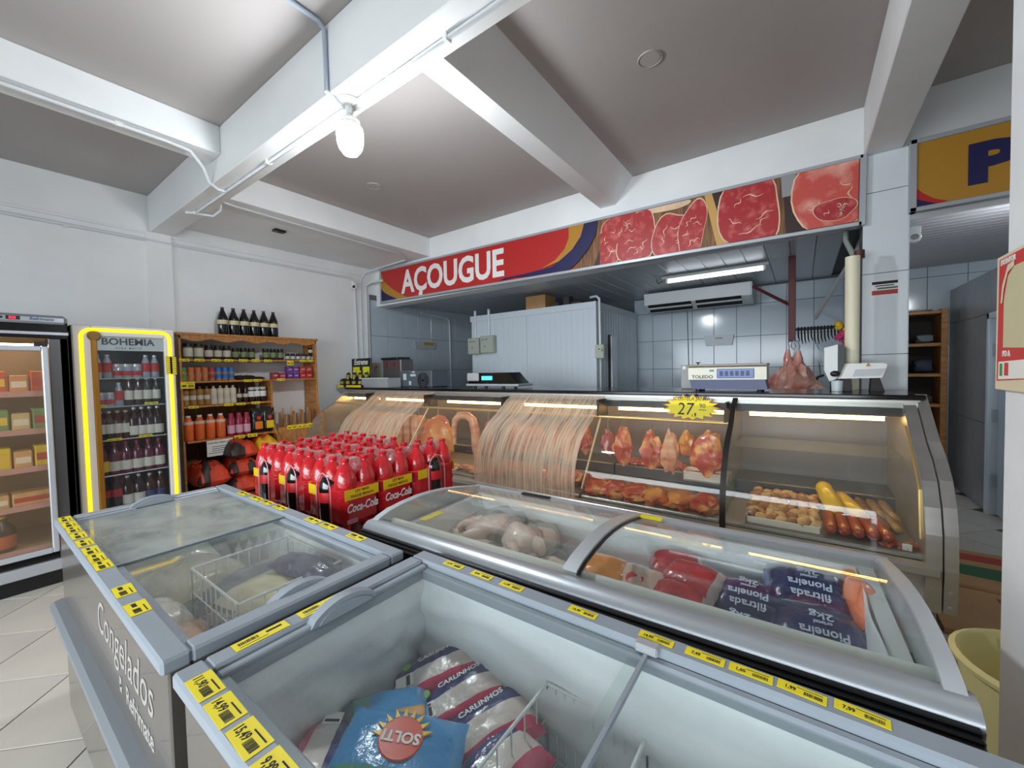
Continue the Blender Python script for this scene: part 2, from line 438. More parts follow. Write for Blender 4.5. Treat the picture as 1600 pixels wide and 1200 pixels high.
conduit('conduit looping from the deep beam toward the soffit', [(-4.5,1.38,3.045),(-4.42,1.47,3.03),(-4.34,1.5,3.07),(-4.32,1.5,3.15),(-4.36,1.6,3.155),(-4.42,3.6,3.155),(-4.6,3.85,3.155),(-5.3,3.88,3.155),(-5.48,3.8,3.1),(-5.485,3.72,3.0),(-5.485,3.70,2.9),(-5.485,3.70,1.0)], .012)
conduit('thick vertical conduit right beside the tiled wall edge', [(-5.2,3.9,2.96),(-5.4,3.84,2.96),(-5.478,3.79,2.90),(-5.478,3.78,1.0)], .02)
conduit('thin conduit down the tiled left wall', [(-5.48,4.9,2.6),(-5.48,5.55,2.56),(-5.48,5.60,2.5),(-5.48,5.6,1.0)], .012)
sen = thing('ceiling_sensor', 'small black sensor under the left soffit', 'sensor', (-4.75, 2.2, 3.17))
part('housing', B().box(-4.79, -4.71, 2.14, 2.26, 3.145, 3.17, .005), M_black, sen)
part('lens', B().lathe([(0,-.012),(.012,-.01),(.015,0)], 12, -4.75, 2.2, 3.146), M_blackg, sen)
for x, y, lb in ((-.76, 2.56, 'round cover plate on the ceiling right of the tapered beam'), (-3.5, 2.55, 'small round cover plate on ceiling beyond the bulb')):
    t = thing('ceiling_cover_plate', lb, 'cover plate', (x, y, 3.43))
    part('plate', B().lathe([(0,-.006),(.058,-.006),(.064,0)], 28, x, y, 3.43), M_ceil, t, True)
    part('rim', B().lathe([(.064,0),(.066,-.009),(.070,-.009),(.072,0)], 28, x, y, 3.43), M_ceil, t, True)

# bulbs: the one in view and an unseen one added to brighten the passage
def bulb(label, x, y, zt, glow=BULB):
    t = thing('led_bulb_lamp', label, 'lamp', (x, y, zt), group='bare ceiling bulbs')
    part('ceiling_rose', B().lathe([(0,0),(.068,0),(.07,-.008),(.055,-.02),(.02,-.026),(0,-.026)], 28, x, y, zt), M_white, t, True)
    part('socket', B().lathe([(0,-.02),(.022,-.022),(.02,-.07),(0,-.07)], 18, x, y, zt), M_white, t, True)
    b = B().lathe([(0,-.068),(.016,-.07),(.02,-.085),(.05,-.10),(.066,-.1485),(0,-.1485)], 24, x, y, zt)
    hs = part('heat_sink', b, M_white, t, True)
    part('fin', B().lathe([(.0565,-.108),(.058,-.112),(.058,-.118),(.0565,-.12)], 24, x, y, zt), M_white, hs, True)
    part('diffuser', B().lathe([(0,-.149),(.068,-.150),(.071,-.185),(.069,-.22),(.060,-.255),(.038,-.285),(0,-.295)], 28, x, y, zt), mat('bulb_glow_%d' % glow, (244,250,255), .4, emit=glow), t, True)
bulb('lit white LED bulb hanging under the deep beam', -2.05, 1.35, 3.06)
bulb('unseen LED bulb added behind the pillar to brighten the passage', 1.5, 4.75, 2.78, 60)

# security cameras
def cctv(label, x, y, z, d):
    t = thing('security_camera', label, 'camera', (x, y, z)); d = Vector(d).normalized()
    part('mount', B().box(x-.03, x+.03, y-.03, y+.03, z+.02, z+.08, .006), M_white, t)
    part('barrel', B().tube([Vector((x,y,z))-d*.03, Vector((x,y,z))+d*.05, Vector((x,y,z))+d*.055], [.036,.036,.032], 18), M_white, t, True)
    part('lens', B().tube([Vector((x,y,z))+d*.05, Vector((x,y,z))+d*.06], .022, 16), M_blackg, t, True)
cctv('white security camera on the left wall by the conduits', -5.42, 3.55, 2.84, (.8,-.6,-.15))
cctv('white security camera beneath the yellow sign', .68, 4.26, 2.48, (-.15,-1,-.1))

# ================================================================== banners
def swoosh(pts0, pts1): return pts0 + list(reversed(pts1))
def banner():
    t = thing('butcher_banner', 'long red banner reading AÇOUGUE with photos of raw meat', 'sign', (-5.31, 3.985, 2.645), rot=(0, math.atan(.0125), 0))
    b = B().box(0, 5.66, -.05, 0, 0, .475)
    part('backing', b, M_red, t, local=True)
    f = B()
    f.box(0, 5.66, -.06, 0, -.018, .012, .003); f.box(0, 5.66, -.06, 0, .463, .49, .003)
    f.box(-.015, .012, -.06, 0, -.018, .49, .003); f.box(5.64, 5.68, -.06, 0, -.018, .49, .003)
    part('frame', f, M_alu, t, local=True)
    Y = -.05
    def flat(name, poly, m, lift): return part(name, B().prism(poly, Y-lift, Y-lift+.0006, 'y'), m, t, local=True)
    # lower-left corner swooshes
    arc = [(.012+.62*k/14, .46-.45*(k/14)**.55) for k in range(15)]
    arc2 = [(.012+.40*k/14, .22-.21*(k/14)**.6) for k in range(15)]
    flat('gold_swoosh', [(.012,.012)]+list(reversed(arc)), M_gold, .0008)
    flat('navy_swoosh', [(.012,.012)]+list(reversed(arc2)), M_navy, .0016)
    # photo area
    wood = mat('banner_board_print', (150,104,60), .45, var=(4,.3), rgb2=(92,56,34), stretch=(14,1,1))
    flat('photo_print', [(3.30,.012),(5.64,.012),(5.64,.463),(3.60,.463),(3.52,.30),(3.40,.12)], wood, .0008)
    meat = mat('banner_meat_print', (172,42,46), .4, var=(14,.3), rgb2=(214,110,104), contrast=(.5,.75))
    meat2 = mat('banner_meat_print_light', (206,84,74), .4, var=(6,.3), rgb2=(236,178,158), contrast=(.45,.7))
    fat = mat('banner_fat_print', (230,196,164), .45, var=(8,.12))
    shade = mat('banner_shadow_print', (52,30,26), .5)
    grey = mat('banner_stone_print', (150,148,150), .5)
    def steak(cx, cz, rx, rz, seed, m=meat, rot=0, name='steak_print', lift=.003):
        rr = random.Random(seed); n = 28; ph = [rr.uniform(0, 6.28) for _ in range(3)]
        def ring(k):
            out = []
            for i in range(n):
                a = 2*pi*i/n; q = k*(1+.10*sin(2*a+ph[0])+.07*sin(3*a+ph[1])+.03*sin(5*a+ph[2]))
                x, z = rx*q*cos(a), rz*q*sin(a)
                x, z = x*cos(rot)-z*sin(rot), x*sin(rot)+z*cos(rot)
                out.append((min(5.635, max(3.62, cx+x)), min(.46, max(.014, cz+z))))
            return out
        flat('fat_rim_print', ring(1.0), fat, lift); flat(name, ring(.955), m, lift+.0008)
        rr2 = random.Random(seed+50)
        if m is fat: return
        for _ in range(6):
            a0 = rr2.uniform(0, 6.28); c0 = (cx+rx*.45*cos(a0), cz+rz*.4*sin(a0)); L = rx*rr2.uniform(.3, .7); an = rr2.uniform(-.6, 1.6); ph2 = rr2.uniform(0, 6)
            q = B(); pts = []
            for k in range(7):
                s = (k/6-.5)*L; w = .0045*(1-abs(k/6-.5)*1.7)+.0005; wob = .012*sin(k*1.3+ph2)
                x = c0[0]+s*cos(an)-wob*sin(an); z = c0[1]+s*sin(an)+wob*cos(an)
                pts.append((x-w*sin(an), z+w*cos(an), x+w*sin(an), z-w*cos(an)))
            pts = [p for p in pts if 3.66 < p[0] < 5.6 and .04 < p[1] < .435]
            if len(pts) < 3: continue
            yy = Y-lift-.0016; vs = []
            for p in pts: vs += [(p[0], yy, p[1]), (p[2], yy, p[3])]
            q.add(vs, [(2*k, 2*k+1, 2*k+3, 2*k+2) for k in range(len(pts)-1)])
            part('marbling_print', q, fat, t, local=True)
    flat('shadow_print', [(3.55,.012),(3.95,.012),(3.85,.30),(3.72,.40)], shade, .0018)
    steak(3.66, .14, .20, .25, 1, rot=-.3); steak(3.82, .36, .19, .16, 2, rot=.2, lift=.0034)
    flat('shadow_print', [(4.08,.012),(4.2,.012),(4.16,.46),(4.02,.46)], shade, .0018)
    steak(4.0, .20, .17, .30, 3, rot=-.25, lift=.004); steak(4.32, .16, .17, .24, 4, rot=-.3, lift=.0055); steak(4.28, .45, .19, .05, 9, fat, lift=.0037)
    steak(4.50, .18, .12, .26, 5, rot=-.25, lift=.0078)
    flat('board_print', [(4.60,.463),(4.66,.463),(4.78,.012),(4.70,.012)], mat('banner_light_wood_print', (206,160,90), .45), .0095)
    flat('shadow_print', [(4.66,.463),(4.78,.463),(4.9,.012),(4.80,.012)], shade, .0097)
    steak(4.94, .23, .25, .36, 6, rot=.15, lift=.0100)
    flat('stone_print', [(5.16,.463),(5.26,.463),(5.22,.28),(5.17,.30)], grey, .0122)
    flat('shadow_print', [(5.18,.30),(5.24,.30),(5.33,.012),(5.20,.012)], shade, .0126)
    steak(5.48, .25, .24, .36, 7, meat2, lift=.0132); steak(5.50, .13, .12, .09, 8, meat, lift=.0158)
    # big swoosh between lettering and photo
    gold_o = [(2.36,.018),(2.6,.05),(2.95,.10),(3.15,.17),(3.30,.28),(3.38,.40),(3.40,.463)]
    gold_i = [(2.36,.012),(2.6,.045),(2.9,.09),(3.05,.16),(3.16,.27),(3.22,.40),(3.22,.463)]
    navy_o = [(2.30,.012),(2.42,.045),(2.7,.05),(3.05,.075),(3.28,.15),(3.45,.28),(3.56,.40),(3.58,.463)]
    navy_b = [(2.36,.012),(2.5,.025),(2.8,.015),(3.4,.012),(3.6,.13),(3.66,.30),(3.68,.463)]
    flat('navy_swoosh', navy_o[:1]+navy_o[1:4]+[(3.15,.12),(3.30,.22),(3.40,.34),(3.44,.463),(3.60,.463),(3.58,.33),(3.50,.2),(3.38,.08),(3.28,.012),(2.75,.012),(2.55,.03)], M_navy, .0186)
    flat('gold_swoosh', swoosh([(2.95,.085),(3.10,.14),(3.22,.24),(3.27,.35),(3.27,.463)], [(2.95,.078),(3.15,.12),(3.31,.22),(3.41,.34),(3.45,.463)]), M_gold, .0194)
    m = text_me('AÇOUGUE', .455, mat('sign_lettering_white', (236,232,230), .4), bold=.013, xs=1.0, ext=.001)
    xs = [v.co.x for v in m.vertices]; w = max(xs)-min(xs); k = 1.90/w
    for v in m.vertices: v.co.x *= k
    ys = [v.co.y for v in m.vertices]; cx = (max(v.co.x for v in m.vertices)+min(v.co.x for v in m.vertices))/2
    o = bpy.data.objects.new('lettering', m); COL.objects.link(o); o.parent = t
    o.location = (1.44-cx, Y-.003, .222); o.rotation_euler = (pi/2, 0, 0)
banner()
def pbanner():
    t = thing('wall_banner', 'yellow banner with a navy letter P above the passage', 'sign', (.6, 3.985, 2.60))
    part('backing', B().box(.60, 2.6, 3.94, 3.985, 2.60, 3.07), M_gold, t)
    part('frame', B().box(.60, 2.62, 3.925, 3.988, 2.585, 2.615, .003).box(.60, 2.62, 3.925, 3.988, 3.045, 3.075, .003).box(.595, .635, 3.925, 3.988, 2.585, 3.075, .003), M_alu, t)
    def flat(n, poly, m, l): part(n, B().prism(poly, 3.94-l, 3.9406-l, 'y'), m, t)
    flat('red_swoosh', [(.635,2.615),(.80,2.615),(.72,2.655),(.67,2.70),(.635,2.745)], M_red, .001)
    flat('navy_swoosh', [(.635,2.615),(.74,2.615),(.68,2.645),(.635,2.67)], M_navy, .002)
    m = text_me('P', .335, M_navy, bold=.018, xs=1.25, ext=.001)
    place_text(m, t, (.975, 3.937, 2.812), (1,0,0), (0,0,1))
pbanner()
def poster():
    x = .4695
    t = thing('safety_poster', 'red and cream poster hanging on the white pillar', 'poster', (x, 1.6, 1.47))
    part('board', B().box(x-.012, x, 1.30, 1.785, 1.465, 1.845, .002), mat('poster_cream', (222,208,176), .5), t)
    def flat(n, poly, m, l): return part(n, B().prism(poly, x-.012-l, x-.0114-l, 'x'), m, t)
    red = mat('poster_red', (204,44,40), .45)
    flat('red_field', [(1.30,1.515),(1.77,1.49),(1.765,1.835),(1.30,1.835)], red, .001)
    flat('white_panel', [(1.30,1.515),(1.755,1.495),(1.755,1.545),(1.30,1.56)], mat('poster_white', (236,234,226), .5), .002)
    flat('green_symbol', [(1.725,1.505),(1.742,1.505),(1.742,1.54),(1.725,1.54)], mat('poster_green', (60,140,80), .5), .003)
    flat('red_symbol', [(1.685,1.507),(1.71,1.507),(1.71,1.542),(1.685,1.542)], red, .003)
    flat('extinguisher_shape', [(1.30,1.57),(1.725,1.585),(1.725,1.72),(1.70,1.78),(1.66,1.80),(1.30,1.80)], mat('poster_beige_print', (206,196,156), .5), .002)
    flat('hose_shape', [(1.745,1.71),(1.735,1.76),(1.70,1.81),(1.66,1.815),(1.66,1.80),(1.70,1.79),(1.725,1.75),(1.735,1.71)], mat('poster_cream', (1,1,1)), .003)
    M_w = mat('poster_white', (236,234,226), .5)
    place_text(text_me('PO A', .022, M_w, .0006), t, (x-.0146, 1.70, 1.567), (0,-1,0), (0,0,1))
    place_text(text_me('EXTINTOR', .02, M_w, .0006), t, (x-.0146, 1.70, 1.822), (0,-1,0), (0,0,1))
poster()
st = thing('column_notice', 'small printed sticker on the tiled column', 'sticker', (.48, 3.966, 2.03))
part('paper', B().box(.405, .555, 3.9655, 3.967, 2.035, 2.145), mat('sticker_white', (226,226,224), .5), st)
part('black_print', B().box(.41, .55, 3.965, 3.9655, 2.118, 2.138).box(.43, .53, 3.965, 3.9655, 2.103, 2.11), M_ink, st)
part('green_print', B().box(.44, .55, 3.965, 3.9655, 2.082, 2.094), mat('sticker_green', (60,110,70), .5), st)
part('red_print', B().box(.41, .55, 3.965, 3.9655, 2.042, 2.074), mat('sticker_red', (170,50,50), .5), st)

# ================================================================== chest freezers
M_rim = mat('freezer_rim_grey', (143,151,159), .4, var=(6,.04))
M_body = mat('freezer_wrap_brown', (88,82,76), .22, var=(3,.1), coat=.3)
M_frost = mat('frosted_liner', (232,236,238), .5, var=(5,.06), bump=(9,.5))
M_fglass = glass('freezer_glass', (251,253,252), haze=.04, refl=.7)
M_fglass_dirty = glass('freezer_glass_frosted', (250,252,250), haze=.58, hazecol=(212,215,211), hazescale=5, refl=.9, hz=(.25,.6))
M_fglass_semi = glass('freezer_glass_semi', (251,252,251), haze=.24, hazecol=(216,217,212), hazescale=7, refl=.9, hz=(.4,.75))
M_paper = mat('label_white', (232,232,226), .6)

def sticker(parent, c, xdir, up, w, h, price=None, tilt=0.0, bars=True, m=M_yel, seed=0):
    """yellow price tag lying on a surface: centre c, reading direction xdir, up"""
    x = Vector(xdir).normalized(); u = Vector(up).normalized(); n = x.cross(u).normalized(); u = n.cross(x)
    if tilt: x, u = x*cos(tilt)+u*sin(tilt), u*cos(tilt)-x*sin(tilt)
    mm = Matrix((x, u, n)).transposed().to_4x4(); mm.translation = Vector(c)
    b = B(); b.M = mm
    rr = random.Random(seed)
    pts = [(-w/2, -h/2+rr.uniform(0,.06)*h), (w/2, -h/2), (w/2, h/2-rr.uniform(0,.08)*h), (-w/2, h/2)]
    b.prism(pts, .0004, .0012)
    s = part('price_sticker', b, m, parent)
    p = B(); p.M = mm
    if bars:
        X = w*.05
        while X < w*.40:
            bw = rr.choice((.010, .016, .022))*w; p.prism([(X, -h*.28), (X+bw, -h*.28), (X+bw, h*.06), (X, h*.06)], .0012, .0015); X += bw + rr.choice((.008, .014))*w
        p.prism([(-w*.1, h*.24), (w*.42, h*.24), (w*.42, h*.30), (-w*.1, h*.30)], .0012, .0014)
        if not price: p.prism([(-w*.4, -h*.2), (-w*.1, -h*.2), (-w*.1, h*.02), (-w*.4, h*.02)], .0012, .0014)
        part('barcode', p, M_ink, s)
    if price:
        place_text(text_me(price, h*.5, M_ink, .0004*h/.05, xs=.8, ext=.0002), s, Vector(c)-x*w*.23-u*h*.06+n*.0016, x, u)
    return s

def half_moon(parent, c, w=.19, h=.042, d=.03):
    """upright half-disc grip standing along the lid's short edge"""
    x, y, z = c
    pr = [(y-w/2+w*k/16, z+h*(max(0, sin(pi*k/16))**.6)) for k in range(17)]
    b = B().prism(pr, x-d/2, x+d/2, 'x')
    o = part('handle', b, M_rim, parent)
    part('grip_hollow', B().prism([(y+(p[0]-y)*.8, z+(p[1]-z)*.7) for p in pr], x-d/2-.004, x+d/2+.004, 'x'), M_rim, o)
    return o

def chest(name, label, x0, x1, y0, y1, top, split, door_mats, handle_x, zf, left_door_handle=True):
    t = thing(name, label, 'freezer', ((x0+x1)/2, (y0+y1)/2, 0))
    w = .055
    b = B()
    b.box(x0+.015, x1-.015, y0+.015, y0+.06, .10, top-.034, .004); b.box(x0+.015, x1-.015, y1-.06, y1-.015, .10, top-.034, .004)
    b.box(x0+.015, x0+.06, y0+.06, y1-.06, .10, top-.034); b.box(x1-.06, x1-.015, y0+.06, y1-.06, .10, top-.034); b.box(x0+.02, x1-.02, y0+.02, y1-.02, .10, .16)
    part('body', b, M_body, t)
    part('plinth', B().box(x0+.05, x1-.05, y0+.05, y1-.05, 0, .10), M_black, t)
    bp = B()
    prof = [(0, .580), (-.028, .573), (-.042, .560), (-.042, .540), (-.02, .528), (0, .528)]
    n = len(prof)
    bp.prism([(y0+.015+p[0], p[1]) for p in prof], x0-.01, x1-.005, 'x')
    part('bumper', bp, mat('bumper_grey', (114,118,122), .5), t)
    # rim ring: outer frame and a lower inner track
    r = B()
    for (a, bb, c, d) in ((x0, x1, y0, y0+w), (x0, x1, y1-w, y1), (x0, x0+w, y0+w, y1-w), (x1-w, x1, y0+w, y1-w)):
        r.box(a, bb, c, d, top-.034, top, .006)
    part('rim', r, M_rim, t)
    tr = B(); e = w+.022
    for (a, bb, c, d) in ((x0+w, x1-w, y0+w, y0+e), (x0+w, x1-w, y1-e, y1-w), (x0+w, x0+e, y0+e, y1-e), (x1-e, x1-w, y0+e, y1-e)):
        tr.box(a, bb, c, d, top-.05, top-.018, .004)
    part('inner_track', tr, M_rim, t)
    # liner: frosted walls grown as wavy grids, floor
    L = B(); i = .062
    X0, X1, Y0, Y1 = x0+i, x1-i, y0+i, y1-i
    def wallgrid(p0, p1, z0, z1, nrm, seed):
        nx, nz = 40, 18; vs = []
        for k in range(nz+1):
            for q in range(nx+1):
                u = q/nx; v = k/nz; p = Vector(p0).lerp(Vector(p1), u); z = z0+(z1-z0)*v
                d = (.034*noise.noise(Vector((u*3.5, v*4.5+u*1.8, seed))) + .014*noise.noise(Vector((u*9, v*10+u*4, seed+3)))+.026)*(.2+.8*sin(pi*v))
                vs.append((p.x+nrm[0]*d, p.y+nrm[1]*d, z))
        L.add(vs, [(k*(nx+1)+q, k*(nx+1)+q+1, (k+1)*(nx+1)+q+1, (k+1)*(nx+1)+q) for k in range(nz) for q in range(nx)])
    zb = zf; zt = top-.05
    wallgrid((X1,Y0), (X0,Y0), zb, zt, (0,1), 1); wallgrid((X0,Y1), (X1,Y1), zb, zt, (0,-1), 2)
    wallgrid((X0,Y0), (X0,Y1), zb, zt, (1,0), 3); wallgrid((X1,Y1), (X1,Y0), zb, zt, (-1,0), 4)
    L.add([(X0,Y0,zb),(X1,Y0,zb),(X1,Y1,zb),(X0,Y1,zb)], [(0,1,2,3)])
    part('frosted_liner', L, M_frost, t, 180)
    # two glass lids
    g = w+.004; gz = top-.018
    for k, (a, bb, dz) in enumerate(((x0+g, split+.02, .004), (split-.02, x1-g, -.008))):
        gd = part('glass_lid', B().box(a, bb, y0+g, y1-g, gz+dz-.004, gz+dz), door_mats[k], t)
        fr = B(); hw = .02
        fr.box(a, a+hw, y0+g, y1-g, gz+dz-.008, gz+dz+.006, .003) if k == 0 else fr.box(bb-hw, bb, y0+g, y1-g, gz+dz-.008, gz+dz+.006, .003)
        part('lid_edge', fr, M_rim, gd)
        if k == 0: part('lid_edge', B().box(bb-.008, bb, y0+g, y1-g, gz+dz-.008, gz+dz+.004), M_rim, gd)
        hx = handle_x[k]
        if hx is not None: half_moon(gd, (hx, (y0+y1)/2, gz+dz))
    return t

F1 = chest('chest_freezer', 'brown chest freezer lettered Congelados at left, its glass lids misted', -2.66, -1.11, .235, .885, .94, -1.865, (M_fglass_dirty, M_fglass_semi), (-2.60, -1.17), .52)
for k, px in enumerate([-2.61, -2.50, -2.40, -2.29, -2.17, -2.05, -1.95, -1.86]):
    sticker(F1, (px, .264, .9405), (-.3,-1,0) if 0 else (1,0,0), (0,1,0), .095, .042, seed=k)
for k, px in enumerate([-1.58, -1.43]): sticker(F1, (px, .264, .9405), (1,0,0), (0,1,0), .085, .045, seed=20+k)
for k, px in enumerate([-2.35, -2.2, -2.08, -1.95, -1.66, -1.54, -1.35]): sticker(F1, (px, .858, .9405), (-1,0,0), (0,-1,0), .095, .036, seed=40+k)
M_let = mat('white_vinyl_lettering', (160,156,150), .5)
place_text(text_me('Congelados', .155, M_let, .0, xs=.86, shear=.25, ext=.0004), F1, (-1.575, .2492, .775), (1,0,0), (0,0,1))
place_text(text_me('Refrimate', .075, M_let, .0015, xs=.9, ext=.0004), F1, (-1.40, .2492, .665), (1,0,0), (0,0,1))
part('emblem', B().box(-1.605, -1.585, .2488, .2495, .645, .69).box(-1.612, -1.578, .2488, .2495, .66, .668), M_let, F1)

M_bodyg = M_body
F2 = chest('chest_freezer', 'chest freezer nearest the camera with bagged chicken behind clear glass', -1.055, .46, .24, .925, .94, -.29, (M_fglass, M_fglass), (-.985, None), .56)
for k, (px, py, pr) in enumerate([(-.955,.268,'11,90'), (-.855,.268,'14,99'), (-.755,.268,'15,49'), (-.655,.268,'9,99')]):
    sticker(F2, (px, py, .9405), (1,0,0), (0,1,0), .085, .046, pr, seed=60+k)
for k, (py, pr) in enumerate([(.40,None), (.545,None)]): sticker(F2, (-1.028, py, .9405), (0,-1,0), (1,0,0), .115, .036, pr, seed=70+k)
for k, (px, pr) in enumerate([(-.89,'12,99'), (-.775,'9,99'), (-.665,'11,49'), (-.445,'16,90'), (-.265,'14,99'), (-.165,'7,49'), (-.082,'1,60'), (.0,'1,99'), (.085,'7,99')]):
    sticker(F2, (px, .90, .9405), (1,0,0), (0,1,0), .075, .026, pr, tilt=(-.08 if k > 6 else 0), seed=80+k)
sticker(F2, (-.94, .2545, .60), (1,0,0), (0,0,1), .035, .05, bars=False, m=mat('ochre_label', (214,170,70), .6))
part('hinge_cap', B().box(-.30, -.25, .855, .885, .925, .945, .004), M_alu, F2)

# wire baskets ------------------------------------------------------------
M_wire = mat('white_wire', (220,222,220), .4)
def wire_panel(t, p0, p1, z0, z1, n, r=.0022, name='wire_grid'):
    p0 = Vector(p0); p1 = Vector(p1); b = B()
    for k in range(n+1):
        p = p0.lerp(p1, k/n); b.tube([(p.x, p.y, z0), (p.x, p.y, z1)], r, 5)
    for z, rr in ((z1, r*2), (z0, r*1.5), (z0+(z1-z0)*.55, r)): b.tube([(p0.x, p0.y, z), (p1.x, p1.y, z)], rr, 6)
    part(name, b, M_wire, t)
def basket(label, x0, x1, y0, y1, z0, z1, n=9):
    t = thing('wire_basket', label, 'basket', ((x0+x1)/2, (y0+y1)/2, z0))
    wire_panel(t, (x0,y0), (x1,y0), z0, z1, n); wire_panel(t, (x0,y1), (x1,y1), z0, z1, n)
    wire_panel(t, (x0,y0), (x0,y1), z0, z1, n); wire_panel(t, (x1,y0), (x1,y1), z0, z1, n)
    b = B()
    for k in range(n+1): b.tube([(x0+(x1-x0)*k/n, y0, z0), (x0+(x1-x0)*k/n, y1, z0)], .002, 5)
    part('base_grid', b, M_wire, t)
basket('white wire basket in the misted left freezer', -1.76, -1.36, .47, .80, .68, .87)
basket('white wire basket standing in the nearest freezer, right of the chicken bags', -.52, -.27, .33, .845, .57, .76, 10)

# bagged goods ------------------------------------------------------------
def film(name, rgb, rough=.22, **k): return mat(name, rgb, rough, coat=.6, bump=(24,.35), **k)
M_fnavy = film('film_navy', (38,36,104)); M_fpink = film('film_magenta', (196,38,84)); M_fclear = film('film_clear_chicken', (208,188,180), var=(9,.2), rgb2=(226,222,218))
M_fblue = film('film_sky_blue', (30,130,190)); M_fteal = film('film_teal', (60,140,124)); M_fgold = film('film_breaded_fish', (206,150,70), var=(14,.25))
def bag(label, c, w, h, t, rz, tilt=(0,0), mats=None, matf=None, seed=0, group=None, name='frozen_food_bag', cat='bag', nx=18, ny=12):
    o = thing(name, label, cat, c, group=group, rot=(tilt[0], tilt[1], rz))
    b = B().pillow(w, h, t, seed, nx, ny, matf=matf)
    m = part('bag_film', b, mats, o, True, local=True)
    return o
def chicken(label, c, rz, tilt, seed, w=.27, h=.15, t=.075):
    # stripes across the bag's width: navy, clear with the meat showing, magenta
    def mf(u, v): return 0 if v < .40 else (1 if v < .74 else 2)
    o = bag(label, c, w, h, t, rz, tilt, [M_fnavy, M_fclear, M_fpink], mf, seed, 'bagged chicken in the nearest freezer', 'chicken_bag', 'chicken bag')
    lb = B().box(w*.22, w*.40, -.012, .03, t*.93, t*.97)
    l = part('weight_label', lb, M_paper, o, local=True)
    part('barcode', B().box(w*.25, w*.29, -.008, .026, t*.97, t*.975), M_ink, l, local=True)
    return o
import itertools
CH = [((-.86,.44,.66), 2.35, (.15,.25), 1, 'chicken bag lying leftmost, magenta edge against the freezer wall'),
      ((-.845,.79,.645), .88+pi, (-.1,.3), 2, 'chicken bag farthest back in the row, propped in the freezer corner'),
      ((-.735,.765,.64), .95+pi, (-.15,.3), 3, 'second chicken bag from the back of the row'),
      ((-.63,.73,.635), 1.05+pi, (-.15,.25), 4, 'third chicken bag in the row, beside the wire basket'),
      ((-.555,.66,.62), 1.35+pi, (-.1,.2), 5, 'chicken bag pressed against the wire basket'),
      ((-.70,.50,.60), .9, (.05,-.1), 6, 'chicken bag lying lowest, under the blue fish bags')]
for c, rz, tl, sd, lb in CH: 
    o = chicken(lb, c, rz, tl, sd)
    if sd in (2, 3, 4):
        place = text_me('CARLINHOS', .022, M_paper, .0004, ext=.0002)
        q = bpy.data.objects.new('lettering', place); COL.objects.link(q); q.parent = o; q.location = (-.02, -.036, .0775); q.rotation_euler = (-.2, 0, pi)
        e = B().lathe([(0,.0),(.012,.0),(.012,.001),(0,.001)], 10, .075, -.036, .0745)
        part('leaf_emblem', e, mat('emblem_green', (110,170,50), .4), o, local=True)
def fish(label, c, rz, tilt, seed, logo):
    def mf(u, v): return 1 if v > .74 else 0
    o = bag(label, c, .27, .19, .05, rz, tilt, [M_fblue, M_fteal], mf, seed, 'blue fish fillet bags in the nearest freezer', 'fish_bag', 'fish bag')
    if logo:
        part('logo_disc', B().lathe([(0,.053),(.046,.053),(.048,.050)], 20, .0, -.01, 0), mat('logo_red', (214,60,30), .3), o, local=True)
        s = B()
        for k in range(9):
            a = pi*1.1+k*pi/9; s.prism([(.046*cos(a-.12), -.01+.046*sin(a-.12)), (.066*cos(a), -.01+.066*sin(a)), (.046*cos(a+.12), -.01+.046*sin(a+.12))], .050, .054)
        part('sun_rays', s, mat('logo_yellow', (240,190,50), .3), o, local=True)
        q = bpy.data.objects.new('lettering', text_me('SOLTI', .032, M_paper, .001, ext=.0004)); COL.objects.link(q); q.parent = o; q.location = (0, -.01, .0545)
    else:
        part('fillet_window', B().pillow(.13, .10, .02, 3), M_fgold, o, True, local=True).location = (-.05, -.03, .042)
    return o
fish('blue and teal fish bag with a red sun logo', (-.70,.525,.715), pi+.55, (-.1,-.12), 11, True)
fish('blue fish bag with a breaded fillet window', (-.79,.57,.69), 2.5, (.05,.1), 12, False)
single('orange_tag', 'small orange tag lying in the wire basket', 'tag', B().box(-.46, -.42, .40, .43, .66, .69, .006), mat('orange_plastic', (240,110,30), .4))
pc = thing('wrapped_morsel', 'tiny red and white wrapped packet on the frost', 'packet', (-.60, .835, .64))
part('red_half', B().blob((-.608,.835,.655), (.012,.01,.014), 3, sub=2), film('film_red_small', (190,30,40)), pc, True)
part('white_half', B().blob((-.59,.835,.657), (.012,.01,.012), 4, sub=2), M_paper, pc, True)
# misted freezer contents
mist = [((-1.46,.62,0.76), .34,.22,.09, .15, (206,196,160), 'cream bag in the misted freezer basket'),
        ((-1.42,.70,0.84), .30,.10,.07, .12, (28,38,76), 'navy packet leaning in the misted freezer'),
        ((-1.66,.62,0.74), .20,.30,.09, .3, (66,74,86), 'dark grey bag in the misted freezer basket'),
        ((-1.25,.52,0.70), .22,.16,.08, .5, (70,170,130), 'green bag below the misted freezer handle'),
        ((-1.28,.38,0.70), .26,.14,.07, .2, (206,186,132), 'beige bag along the misted freezer front'),
        ((-1.52,.38,0.71), .26,.13,.06, -.2, (200,150,120), 'pinkish bag at the misted freezer front'),
        ((-1.78,.38,0.70), .24,.13,.08, .1, (196,190,176), 'pale bag at the misted freezer front left'),
        ((-2.05,.55,0.68), .34,.30,.10, .2, (186,176,150), 'tan sack under the frosted left lid'),
        ((-2.38,.55,0.68), .30,.34,.10, -.1, (170,172,160), 'greyish sack at the far left end of the frosted freezer'),
        ((-1.22,.72,0.68), .20,.22,.09, .0, (214,212,200), 'white bag in the back corner of the misted freezer')]
for k, (c, w, h, tt, rz, rgb, lb) in enumerate(mist):
    bag(lb, c, w, h, tt, rz, (0,0), film('film_mist_%d' % k, rgb, var=(8,.15)), None, 30+k, 'bags in the misted left freezer')

